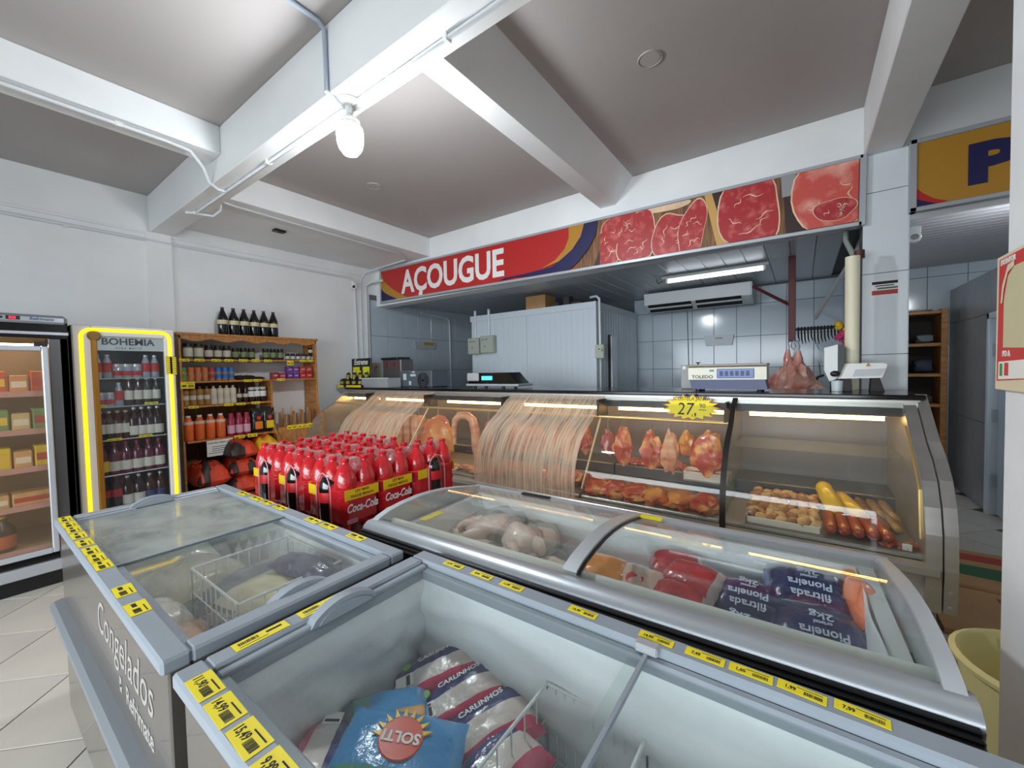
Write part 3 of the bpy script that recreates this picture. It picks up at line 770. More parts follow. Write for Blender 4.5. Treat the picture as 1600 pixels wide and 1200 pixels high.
# ================================================================== curved-glass freezer
def curved():
    A = radians(1.8); ox, oy = -1.447, .995
    t = thing('curved_glass_freezer', 'island freezer with bowed glass lids holding chicken and ice bags', 'freezer', (ox, oy, 0), A)
    Lx, D = 1.685, .71
    P = [(0,.920),(.03,.938),(.08,.952),(.16,.962),(.25,.967),(.33,.964),(.42,.955),(.52,.938),(.60,.922),(.68,.904),(.71,.897)]
    b = B().box(.03, Lx-.03, .03, .07, .10, .885).box(.03, Lx-.03, D-.07, D-.03, .10, .885).box(.03, .07, .07, D-.07, .10, .885).box(Lx-.07, Lx-.03, .07, D-.07, .10, .885).box(.03, Lx-.03, .03, D-.03, .10, .15)
    part('body', b, mat('freezer_white_body', (210,212,212), .4), t, local=True)
    part('plinth', B().box(.06, Lx-.06, .06, D-.06, 0, .10), M_black, t, local=True)
    L = B(); x0, x1, y0, y1, zb, zt = .075, Lx-.075, .075, D-.075, .58, .895
    vs = []; n = 30
    def g(p0, p1, nrm, sd):
        k0 = []; nx, nz = 30, 8
        for k in range(nz+1):
            for q in range(nx+1):
                u, v = q/nx, k/nz; p = Vector(p0).lerp(Vector(p1), u)
                d = (.03*noise.noise(Vector((u*4, v*3, sd)))+.022)*(.2+.8*sin(pi*v))
                k0.append((p.x+nrm[0]*d, p.y+nrm[1]*d, zb+(zt-zb)*v))
        L.add(k0, [(k*(nx+1)+q, k*(nx+1)+q+1, (k+1)*(nx+1)+q+1, (k+1)*(nx+1)+q) for k in range(nz) for q in range(nx)])
    g((x1,y0),(x0,y0),(0,1),1.5); g((x0,y1),(x1,y1),(0,-1),2.5); g((x0,y0),(x0,y1),(1,0),3.5); g((x1,y1),(x1,y0),(-1,0),4.5)
    L.add([(x0,y0,zb),(x1,y0,zb),(x1,y1,zb),(x0,y1,zb)], [(0,1,2,3)])
    part('frosted_liner', L, M_frost, t, 180, local=True)
    # rounded aluminium front rail, ridged black bumper
    pr = [(.055,.913),(.045,.930),(.02,.940),(-.008,.938),(-.028,.925),(-.036,.907),(-.032,.89),(.055,.89)]
    part('front_rail', B().prism(pr, -.02, Lx+.02, 'x'), mat('satin_aluminium', (176,181,186), .34, .6), t, 50, local=True)
    part('front_lip', B().prism([(.055,.913),(.09,.929),(.09,.919),(.055,.89)], -.0, Lx, 'x'), mat('lip_beige_grey', (178,178,172), .5), t, local=True)
    for k in range(3): part('bumper_ridge', B().box(-.015, Lx+.015, -.046-.011*k, .04, .876-.016*k, .914-.008*k, .003), M_black, t, local=True)
    part('back_rail', B().prism([(.67,.905),(.70,.918),(.725,.910),(.73,.888),(.67,.883)], -.01, Lx+.01, 'x'), M_alu, t, 50, local=True)
    for xa, xb in ((-.01, .022), (Lx-.022, Lx+.01)): part('end_frame', B().strip(P, xa, xb, .012), M_alu, t, 50, local=True)
    for xa, xb in ((.002, .018), (Lx-.018, Lx-.002)):
        part('end_panel', B().prism([(p[0], p[1]) for p in P]+[(D,.865),(0,.865)], xa, xb, 'x'), M_alu, t, local=True)
    gl = part('glass_lid', B().strip([(p[0], p[1]+.006) for p in P[1:-1]], .02, .905, .004), glass('curved_glass_left', (251,252,250), haze=.14, hazecol=(206,206,196), hazescale=4, refl=.9, hz=(.3,.8)), t, 60, local=True)
    part('lid_frame', B().strip([(p[0], p[1]+.010) for p in P[1:-1]], .865, .91, .008), M_alu, gl, 50, local=True)
    gr = part('glass_lid', B().strip(P[1:-1], .87, Lx-.02, .004), glass('curved_glass_right', (251,253,252), haze=.06, hazecol=(206,212,210), hazescale=4, refl=1.0, hz=(.3,.8)), t, 60, local=True)
    part('lid_gasket', B().strip([(p[0], p[1]+.003) for p in P[1:-1]], .908, .918, .006), M_black, gr, 50, local=True)
    part('barcode_notice', B().box(.30, .46, .675, .70, .916, .920), M_ink, t, local=True)
    part('price_sticker', B().box(.89, 1.0, .645, .68, .918, .923), M_yel, t, local=True)
    part('price_sticker', B().box(.06, .10, .2, .32, .890, .893), M_yel, t, local=True)
    return t
curved()
M_chick = mat('frozen_chicken', (226,194,182), .35, var=(7,.2), rgb2=(228,216,206), coat=.5, bump=(14,.4))
def whole(label, c, s, rz, seed):
    t = thing('frozen_chicken', label, 'chicken', c, rz, 'frozen chickens in the curved freezer')
    part('carcass', B().blob((0,0,.07), (.125*s,.085*s,.075*s), seed, .22, 1.4), M_chick, t, True, local=True)
    for sg in (-1, 1): part('leg', B().blob((-.09*s, sg*.055*s, .085), (.07*s,.032*s,.038*s), seed+sg*3, .2, 1.5, 2), M_chick, t, True, local=True)
    part('plastic_wrap', B().blob((0,0,.075), (.15*s,.105*s,.09*s), seed+9, .25, 2.2), glass('cling_film', (252,252,252), haze=.08, refl=.5, rough=.15), t, True, local=True)
for k, (x, y, z, s, rz, lb) in enumerate([(-1.23,1.37,.68,1.0,.4,'frozen chicken at the left of the pile'), (-1.11,1.28,.68,1.05,1.2,'frozen chicken at the front of the pile'), (-.95,1.30,.68,1.0,.2,'frozen chicken at the front right of the pile'), (-1.20,1.51,.69,1.0,2.2,'frozen chicken behind the left one'), (-1.00,1.50,.69,1.1,1.0,'frozen chicken at the back of the pile'), (-.80,1.34,.66,1.0,.6,'frozen chicken at the far right of the pile'), (-1.13,1.42,.75,1.05,.9,'frozen chicken lying on top of the pile'), (-.98,1.40,.74,.95,2.4,'frozen chicken on top at the right')]):
    whole(lb, (x, y, z), s, rz, 3+k)
# orange, pale and red bags
bag('orange nugget bag with blue corner under the curved glass', (-.60,1.37,.765), .20, .16, .09, .2, (.35,.05), [film('film_orange', (226,140,44)), film('film_corner_blue', (60,90,150))], lambda u, v: 1 if v > .86 and u < .5 else 0, 51, 'bags in the curved freezer')
o = bag('pale bag with a red round emblem beside the orange one', (-.465,1.385,.755), .18, .17, .08, -.1, (.35,0), film('film_pale_pink', (222,190,172)), None, 52, 'bags in the curved freezer')
part('round_emblem', B().lathe([(0,.079),(.03,.079),(.032,.074)], 16, 0, -.01, 0), mat('emblem_red', (206,40,40), .4), o, local=True)
for k, (x, y, z, rz, lb) in enumerate([(-.375,1.53,.785,.2,'red sausage bag at the back of the red heap'), (-.305,1.46,.79,-.2,'glossy red sausage bag on top of the red heap'), (-.33,1.37,.755,.1,'red sausage bag at the front of the red heap'), (-.255,1.31,.70,.3,'red sausage bag lowest by the glass edge')]):
    bag(lb, (x, y, z), .19, .15, .075, rz, (.25,0), [film('film_red', (176,32,40), var=(9,.3)), film('film_clear_dull', (190,170,166))], lambda u, v: 1 if u > .9 else 0, 60+k, 'red sausage bags in the curved freezer')
M_ice = film('ice_bag_navy', (30,34,92), var=(7,.25)); M_iceb = film('ice_bag_clear', (92,110,160), var=(12,.25))
def icebag(label, c, rz, tilt, seed, s=1.0):
    o = bag(label, c, .23*s, .17*s, .10, rz, tilt, [M_ice, M_iceb], lambda u, v: 1 if (u < .06 or u > .95 or v > .93) else 0, seed, 'blue ice bags in the curved freezer', 'ice_bag', 'ice bag')
    M_icet = mat('ice_lettering', (196,206,226), .4)
    for s_, sz, y in (('2kg', .040, -.042), ('cristal', .018, -.012), ('Pioneira', .034, .018), ('filtrada', .036, .05)):
        q = bpy.data.objects.new('lettering', text_me(s_, sz, M_icet, .0006, ext=.0003)); COL.objects.link(q); q.parent = o
        q.location = (0, -y, .113-abs(y)*.34); q.rotation_euler = (.25 if y < 0 else -.2, 0, pi)
    return o
icebag('blue ice bag at the left, under the other', (-.14,1.48,.74), .05, (.3,0), 71)
icebag('blue ice bag at the front of the left pair', (-.148,1.33,.71), .05, (.45,0), 72)
icebag('blue ice bag at the back of the right pair, beside the orange bottle', (.015,1.57,.78), .08, (.35,0), 73, 1.05)
icebag('blue ice bag at the front of the right pair, reading 2kg', (.045,1.41,.73), .08, (.4,0), 74, 1.1)
ob = thing('orange_bottle', 'frozen orange soda bottle lying right of the ice bags', 'bottle', (.15,1.53,.845), rot=(radians(-72), 0, .25))
part('bottle_body', B().lathe([(0,-.1),(.038,-.1),(.044,-.08),(.045,.02),(.040,.05),(.024,.085),(.014,.10),(0,.10)], 20), film('orange_soda', (244,124,70)), ob, True, local=True)
part('cap', B().lathe([(0,.1),(.017,.1),(.017,.122),(0,.122)], 16), mat('orange_cap', (236,110,60), .4), ob, True, local=True)

# ================================================================== refrigerated meat counter
CX0, CX1 = -5.12, .56
PROF = [(3.20,1.335),(3.06,1.25),(2.92,1.145),(2.80,1.08),(2.72,1.015),(2.66,.93),(2.62,.84),(2.60,.74),(2.60,.60)]
def counter():
    t = thing('meat_counter', 'long refrigerated butcher counter with curved glass and black top', 'display counter', ((CX0+CX1)/2, 3.15, 0))
    part('plinth', B().box(CX0+.05, CX1-.05, 2.80, 3.70, 0, .12), M_black, t)
    part('base', B().box(CX0, CX1-.03, 2.74, 3.75, .10, .56, .006), mat('counter_base_grey', (150,148,144), .45, var=(3,.06)), t)
    part('lower_panel', B().box(CX0, CX1-.04, 2.63, 2.75, .41, .555, .008), mat('counter_lower_panel', (186,180,172), .4, var=(3,.05)), t)
    part('front_rail', B().box(CX0, CX1-.04, 2.585, 2.66, .555, .605, .01), M_steel, t)
    part('back_wall', B().box(CX0, CX1-.03, 3.68, 3.75, .56, 1.33, .004), mat('counter_inner_grey', (112,112,116), .35, .2), t)
    part('top', B().box(CX0-.02, CX1, 3.16, 3.80, 1.335, 1.362, .006), M_blackg, t)
    part('fascia', B().box(CX0, CX1-.02, 3.165, 3.20, 1.285, 1.335, .004), M_steel, t)
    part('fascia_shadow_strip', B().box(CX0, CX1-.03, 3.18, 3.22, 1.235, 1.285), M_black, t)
    part('canopy_liner', B().box(CX0, CX1-.03, 3.22, 3.68, 1.30, 1.33), mat('counter_canopy_cream', (206,196,170), .5), t)
    # deck: steel trays side by side
    ed = [CX0+.02, -4.42, -3.36, -2.30, -1.33, -.40, CX1-.05]
    for k in range(6):
        part('deck_tray', B().box(ed[k]+.005, ed[k+1]-.005, 2.665, 3.68, .60, .625, .006), M_steel, t)
    for k in range(6):
        part('deck_step', B().box(ed[k]+.005, ed[k+1]-.005, 3.34, 3.68, .625, .72, .008), mat('deck_dark_steel', (96,98,102), .35, .6), t)
    # glass front
    gp = [(p[0], p[1]) for p in PROF]; gp.reverse()
    Mc = glass('counter_glass', (251,253,252), haze=.03, refl=.8)
    Mf = glass('counter_glass_fogged', (252,250,246), haze=.60, hazecol=(236,226,208), hazescale=4.0, refl=.8, stretch=(17,.8,.8), hz=(.31,.64))
    xs = [CX0+.03, -4.42, -3.36, -2.30, -1.33, -.375, CX1-.09]
    for k in range(6):
        gl = part('front_glass', B().strip(gp, xs[k]+.004, xs[k+1]-.004, .005), Mf if k in (1, 3) else Mc, t, 60)
    for x in (-3.36, -1.33, -4.42):
        part('glass_strut', B().tube([(x, 3.10, 1.20), (x-.0, 2.70, .66)], .008, 8), mat('cream_strut', (226,206,160), .4), t, True)
    # divider before the cured section
    part('divider', B().prism([(3.18,1.30),(2.95,1.15),(2.74,1.0),(2.66,.85),(2.64,.62),(3.66,.62),(3.66,1.30)], -.395, -.385, 'x'), glass('divider_glass', (236,240,240), haze=.1, refl=.8), t)
    part('divider_post', B().strip([(p[0]-.004, p[1]) for p in gp], -.392, -.362, .010), M_dark, t, 60)
    # end arcs: inner panel and the outer post
    a_out = [(3.22,1.365),(3.08,1.26),(2.92,1.14),(2.80,1.075),(2.70,.99),(2.635,.88),(2.60,.76),(2.59,.60),(2.60,.40)]
    a_in = [(3.34,1.345),(3.18,1.24),(3.03,1.10),(2.91,1.02),(2.80,.93),(2.73,.84),(2.70,.74),(2.69,.60),(2.70,.40)]
    part('end_post', B().prism(a_out+list(reversed(a_in)), CX1-.035, CX1+.01, 'x'), M_steel, t)
    part('end_panel', B().prism([(p[0]+.01, p[1]-.01) for p in a_out]+[(3.72,.40),(3.72,1.33)], CX1-.095, CX1-.04, 'x'), M_steel, t)
    for z in (.43, .50): part('bolt', B().tube([(CX1-.015, 2.60, z), (CX1-.015, 2.588, z)], .008, 10), M_alu, t)
    part('end_panel', B().prism([(p[0]+.01, p[1]-.01) for p in a_out]+[(3.72,.40),(3.72,1.33)], CX0-.0, CX0+.03, 'x'), M_steel, t)
    # hanging rail and its brackets
    part('hanging_rail', B().tube([(CX0+.04, 3.02, 1.165), (-.40, 3.02, 1.165)], .011, 10), mat('rail_brass', (226,190,120), .3, .6), t, True)
    for x in (-4.42, -3.36, -2.30, -1.33, -.42): part('rail_bracket', B().box(x-.008, x+.008, 3.01, 3.20, 1.165, 1.30), M_dark, t)
    # warm tubes under the canopy
    Mw = mat('warm_tube_glow', (255,198,116), .4, emit=WARM)
    for k, (a, b) in enumerate(((-5.05, -4.5), (-4.35, -3.45), (-3.25, -2.4), (-2.2, -1.42), (-1.25, -.46), (-.30, .40))):
        h = part('tube_holder', B().box(a-.03, b+.03, 3.25, 3.31, 1.226, 1.25, .004), mat('counter_canopy_cream', (1,1,1)), t)
        part('warm_tube', B().tube([(a, 3.262, 1.212), (b, 3.262, 1.212)], .013, 10), Mw, h, True)
    part('glass_shelf', B().box(-.37, CX1-.10, 3.08, 3.5, 1.005, 1.012), glass('shelf_glass', (248,252,250), haze=.06, refl=.8), t)
    part('warm_edge_strip', B().strip([(3.06-.0,1.2),(2.86,1.06),(2.72,.93),(2.68,.70)], CX1-.103, CX1-.096, .012), mat('rail_brass', (1,1,1)), t)
    return t
counter()

M_meat = mat('raw_meat_red', (180,62,38), .38, var=(11,.3), rgb2=(236,166,104), coat=.4, bump=(12,.35), contrast=(.45,.62))
M_meatd = mat('raw_meat_dark', (132,40,36), .38, var=(7,.3), rgb2=(196,104,80), coat=.4, bump=(12,.35))
M_meaty = mat('yellow_fat_meat', (222,150,62), .4, var=(6,.25), rgb2=(196,90,56), coat=.3, bump=(10,.35))
M_rib = mat('rib_slab', (204,116,82), .4, var=(5,.3), rgb2=(232,182,140), coat=.3, bump=(10,.4), stretch=(1,1,3))
M_hook = mat('hook_steel', (200,196,188), .3, .9)
def hook(t, x, y, z, top=1.165):
    part('hook', B().tube([(x, y, top+.012), (x+.012, y, top+.004), (x+.012, y, top-.012), (x, y, top-.03), (x, y, z-.01)], .0035, 6), M_hook, t, True)
def hang(name, label, x, zt, zb, hw, m, seed, kind='blob', y=3.02, d=.06):
    t = thing(name, label, 'meat', (x, y, zb), group='meat hanging in the counter')
    h = zt-zb; c = (x, y, (zt+zb)/2)
    if kind == 'blob':
        sh = lambda q: Vector((q.x*(1-.32*max(0, q.z)), q.y*(1-.3*max(0, q.z)), q.z))
        part('cut', B().blob(c, (hw, d, h/2), seed, .42, 1.9, 3, sh), m, t, True)
    elif kind == 'slab':
        sh = lambda q: Vector((max(-.8, min(.8, q.x*1.2)), max(-.8, min(.8, q.y*1.3)), max(-.9, min(.9, q.z*1.15))))
        part('cut', B().blob(c, (hw, d, h/2), seed, .14, 1.8, 3, sh), m, t, True)
    hook(t, x, y, zt)
    return t
hang('hanging_meat', 'thin red strip of meat hanging at the far left end', -4.66, 1.09, .72, .055, M_meat, 1, 'slab', d=.04)
hang('hanging_meat', 'second thin strip of meat hanging at the left end', -4.53, 1.10, .74, .05, M_meat, 2, 'slab', d=.04)
for k in range(8):
    hang('rib_slab', '%s rib slab from the left behind the first fogged pane' % ORD[k], -4.34+.125*k, 1.09, .66-.01*(k % 3), .056, M_rib, 10+k, 'slab', d=.10)
hang('hanging_meat', 'big round cut with yellow fat right of the rib slabs', -3.16, 1.09, .64, .22, M_meaty, 21, d=.10)
# the arched rib piece: a band bent over the rail
def arch():
    t = thing('arched_rib', 'long rib piece bent in an arch over two hooks', 'meat', (-2.78, 3.02, .7), group='meat hanging in the counter')
    pts = [(-2.93,3.02,.80),(-2.93,3.02,.95),(-2.91,3.02,1.05),(-2.84,3.02,1.10),(-2.74,3.02,1.10),(-2.67,3.02,1.06),(-2.64,3.02,.95),(-2.63,3.02,.80),(-2.62,3.02,.68)]
    part('cut', B().tube(pts, [.02,.028,.036,.04,.04,.044,.048,.05,.035], 10), M_rib, t, True)
    hook(t, -2.88, 3.02, 1.10); hook(t, -2.70, 3.02, 1.10)
arch()
hang('hanging_meat', 'narrow dangling sausage-like strip right of the arched rib', -2.47, 1.07, .70, .04, M_meatd, 22, 'slab', d=.03)
for k, (x, zt, zb, hw, m, lb) in enumerate([
    (-2.16,1.09,.80,.075,M_meat,'reddish lump first behind the second fogged pane'), (-2.02,1.08,.80,.05,M_meat,'small lump second behind the second fogged pane'), (-1.90,1.06,.80,.07,M_meat,'reddish lump in the middle of the fogged pane'),
    (-1.74,1.09,.76,.045,M_meaty,'yellow fat strip behind the fogged pane'), (-1.60,1.09,.76,.085,M_meaty,'broad yellow fat slab behind the fogged pane'), (-1.44,1.08,.84,.05,M_meat,'small red cut at the right of the fogged pane'),
    (-1.25,1.06,.86,.055,M_meatd,'small dark cut just past the fogged pane'), (-1.13,1.08,.80,.075,M_meat,'marbled drop-shaped cut beside the small dark one'),
    (-.91,1.07,.80,.075,M_meat,'round marbled cut third from the divider'), (-.775,1.10,.79,.062,M_rib,'pale pointed cut hanging left of the yellow one'), (-.665,1.10,.92,.055,M_meaty,'small yellow fat cut second from the divider'), (-.52,1.085,.80,.11,M_meat,'largest lumpy cut hanging beside the divider')]):
    hang('hanging_meat', lb, x, zt, zb, hw, m, 30+k, d=.06)
# meat lying on the trays
rr = random.Random(3)
def lay(label, x, y, z, s, m, seed, rz=0):
    t = single('meat_cut', label, 'meat', B().blob((x, y, z+s[2]*.8), s, seed, .38, 2.2, 3), m, 'meat laid on the counter trays', True)
spots = []
row = [('left of', -3.1), ('right of', -2.7)]
for k in range(5): lay('flat red offcut %s from the left below the rib slabs' % ORD[k], -4.3+.19*k, 2.83+.06*(k % 2), .625, (.09,.06,.035), M_meat, 60+k)
for k in range(4): lay('red offcut %s from the left below the big round cut' % ORD[k], -3.45+.16*k, 2.86+.07*(k % 2), .625, (.09,.06,.03), M_meat, 70+k)
for k in range(3): lay('pale flat cut %s from the left below the arched rib' % ORD[k], -2.68+.14*k, 2.74+.05*(k % 2), .625, (.08,.06,.03), M_rib, 75+k)
for k in range(9):
    lay('raw steak %s from the left in the heap behind the fogged pane' % ORD[k], -2.18+.1*k, 2.78+.08*(k % 3), .625+.03*(k % 2), (.10,.08,.05), M_meat if k % 3 else M_meatd, 80+k)
for k in range(6):
    lay('beef slab %s from the left in the front red row' % ORD[k], -1.24+.145*k, 2.80, .615, (.10,.13,.06), M_meat if k not in (3, 4) else M_meaty, 90+k)
for k in range(6):
    lay('dark trimming %s from the left on the back step' % ORD[k], -1.26+.09*k, 3.42, .72, (.06,.05,.03), M_meatd, 100+k)
# trays
def tray(name, label, x0, x1, y0, y1, z0, h, m=None):
    t = thing(name, label, 'tray', ((x0+x1)/2, (y0+y1)/2, z0))
    m = m or mat('white_tray_plastic', (236,228,214), .4)
    part('tray_base', B().box(x0, x1, y0, y1, z0, z0+.008), m, t)
    for i, bx in enumerate(((x0, x1, y0, y0+.01), (x0, x1, y1-.01, y1), (x0, x0+.01, y0, y1), (x1-.01, x1, y0, y1))):
        part('tray_side', B().box(*bx, z0, z0+h, .003), m, t)
    return t
tray('meat_tray', 'white tray of minced meat with a spoon beside the divider', -.73, -.42, 3.18, 3.34, .70, .07)
single('minced_meat', 'dark minced meat heaped in the white tray', 'meat', B().blob((-.575,3.26,.72), (.13,.065,.04), 5, .3, 3.0), mat('minced_meat', (112,40,36), .5, var=(40,.4), bump=(60,.8)), smooth=True)
sp = thing('serving_spoon', 'clear plastic spoon stuck in the minced meat', 'spoon', (-.58, 3.22, .73))
part('bowl', B().blob((-.57,3.21,.765), (.018,.008,.03), 1, .05), M_white, sp, True); part('stem', B().tube([(-.572,3.21,.79),(-.60,3.24,.90)], .005, 8), M_white, sp, True)
tray('chicken_tray', 'large white tray of chicken feet in the right section', -.27, .085, 2.68, 3.26, .628, .045)
rt = random.Random(11)
kid = [B().blob((0,0,0), (.042,.026,.024), 200+k, .35, 2.0, 2).mesh('chicken_piece', mat('chicken_piece_%d' % (k % 2), ((214,162,96), (186,128,80))[k % 2], .4, var=(18,.25), rgb2=((228,190,140), (158,104,66))[k % 2], coat=.5), True) for k in range(6)]
n = 0
for j in range(9):
    for i in range(7):
        o = bpy.data.objects.new('chicken_piece', kid[rt.randrange(6)]); COL.objects.link(o)
        o.location = (-.24+.049*i+rt.uniform(-.008,.008), 2.715+.058*j+rt.uniform(-.01,.01), .665+rt.uniform(0,.018)+.03*(j/9)); o.rotation_euler = (rt.uniform(-.6,.6), rt.uniform(-.6,.6), rt.uniform(0,6.28))
        tag(o, 'raw chicken piece, %s from the left, %s row from the front of the white tray' % (ORD[i], ORD[j]), 'chicken', 'chicken pieces in the white tray')
def saus(name, label, p0, p1, r, m, g, knot=True):
    t = thing(name, label, 'sausage', p0, group=g); a, b = Vector(p0), Vector(p1)
    part('casing', B().tube([a, a.lerp(b,.05), a.lerp(b,.15), a.lerp(b,.85), a.lerp(b,.95), b], [r*.35, r*.85, r, r, r*.85, r*.35], 14), m, t, True)
    part('tied_end', B().tube([b, b+(b-a).normalized()*.02], [r*.3, r*.5], 8), M_ink if 0 else mat('casing_twist', (120,60,40), .4), t, True)
M_saus = mat('red_sausage_casing', (168,62,38), .3, coat=.5, var=(6,.1)); M_ybag = film('yellow_tube_film', (232,186,40)); M_sal = mat('mouldy_salami', (186,146,90), .5, var=(14,.3), rgb2=(120,84,50))
for k in range(5):
    saus('mortadella_log', '%s red sausage log from the tray' % ORD[k], (.125+.058*k, 2.70, .665), (.12+.05*k, 2.92, .69), .028, M_saus, 'red sausage logs')
for k in range(2):
    saus('cheese_log', ('yellow filled tube with a twisted top beside the white tray', 'yellow filled tube lying behind the red logs')[k], ((.16,2.90,.70), (.27,2.90,.69))[k], ((.10,3.12,.80), (.18,3.12,.74))[k], .045, M_ybag, 'yellow filled tubes')
for k in range(6):
    saus('salami', '%s brown salami in the right corner heap' % ORD[k], (.31+.052*(k % 3), 2.86+.10*(k//3), .66+.03*(k//3)), (.27+.052*(k % 3), 3.04+.10*(k//3), .70+.03*(k//3)), .025, M_sal, 'brown salamis')
for k in range(4):
    lay('dark jerky piece %s from the left in the right corner' % ORD[k], .34+.035*k, 2.72+.03*(k % 2), .625, (.03,.03,.016), mat('jerky', (70,42,30), .4, var=(20,.4), rgb2=(190,80,50), coat=.4), 120+k)
single('price_card', 'tiny white card at the right end of the deck', 'card', B().box(.40, .435, 2.69, 2.70, .628, .66, .002), M_paper)
# starburst sign
def star():
    t = thing('price_starburst', 'yellow starburst sign handwritten 27,90 on the counter glass', 'sign', (-.655, 3.10, 1.24))
    n = 17; pts = []
    r_ = random.Random(5)
    for k in range(2*n):
        a = pi*k/n; q = 1 if k % 2 == 0 else .76
        pts.append((-.655+.19*q*cos(a), 1.255+.092*q*sin(a)))
    y = 3.098
    part('red_edge', B().prism([(-.655+(p[0]+.655)*1.05, 1.255+(p[1]-1.255)*1.05) for p in pts], y, y+.002, 'y'), M_red, t)
    part('card', B().prism(pts, y-.002, y, 'y'), M_yel, t)
    place_text(text_me('27,', .125, M_ink, 0, xs=.9, shear=.15, ext=.0003), t, (-.68, y-.0028, 1.24), (1,0,0), (0,0,1))
    place_text(text_me('90', .045, M_ink, 0, xs=.9, ext=.0003), t, (-.575, y-.0028, 1.268), (1,0,0), (0,0,1))
    place_text(text_me('COSTELA JANTA', .04, M_ink, 0, xs=.8, shear=.2, ext=.0003), t, (-.645, y-.0028, 1.318), (1,0,0), (0,0,1))
    part('underline', B().box(-.60, -.55, y-.003, y-.002, 1.238, 1.242).box(-.645, -.64, y-.003, y-.002, 1.19, 1.205), M_ink, t)
star()

# ================================================================== kits of small goods (shared meshes)
def kit(*parts): return parts                  # (part name, mesh, parent index or None)
def put(name, label, cat, k, loc, rz=0, group=None, s=1.0, sz=None):
    t = bpy.data.objects.new(name, None); COL.objects.link(t); t.empty_display_size = .03
    t.location = loc; t.rotation_euler = (0, 0, rz); t.scale = (s, s, sz or s); tag(t, label, cat, group)
    made = []
    for pn, me, par in k:
        o = bpy.data.objects.new(pn, me); COL.objects.link(o); o.parent = t if par is None else made[par]; made.append(o)
    return t
def lm(prof, m, n=16, name='body'): return B().lathe(prof, n).mesh(name, m, True)
def band(r, z0, z1, m, n=16): return B().lathe([(r-.0005, z0), (r+.0006, z0), (r+.0006, z1), (r-.0005, z1)], n).mesh('label', m, True)
def c_(name, rgb, rough=.3, **k): return mat(name, rgb, rough, **k)
def bottle_kit(glassm, capm, labm, r=.035, h=.26, neck=.013, l0=.05, l1=.13, sh=.62):
    body = [(0,.002),(r*.9,0),(r,.008),(r,h*sh),(r*.8,h*(sh+.1)),(neck*1.2,h*(sh+.24)),(neck,h*.93),(neck,h*.95),(0,h*.95)]
    cap = [(neck+.002,h*.93),(neck+.002,h),(0,h)]
    k = [('bottle_body', lm(body, glassm), None), ('cap', lm(cap, capm, 12), None)]
    if labm: k.append(('label', band(r, l0, l1, labm), 0))
    return kit(*k)
def jar_kit(bm, lidm, labm, r=.03, h=.09, l0=.02, l1=.06):
    body = [(0,.001),(r*.92,0),(r,.006),(r,h*.78),(r*.85,h*.84),(0,h*.84)]
    lid = [(0,h*.82),(r*.92,h*.82),(r*.92,h),(0,h)]
    k = [('jar_body', lm(body, bm), None), ('lid', lm(lid, lidm), None)]
    if labm: k.append(('label', band(r, l0, l1, labm), 0))
    return kit(*k)

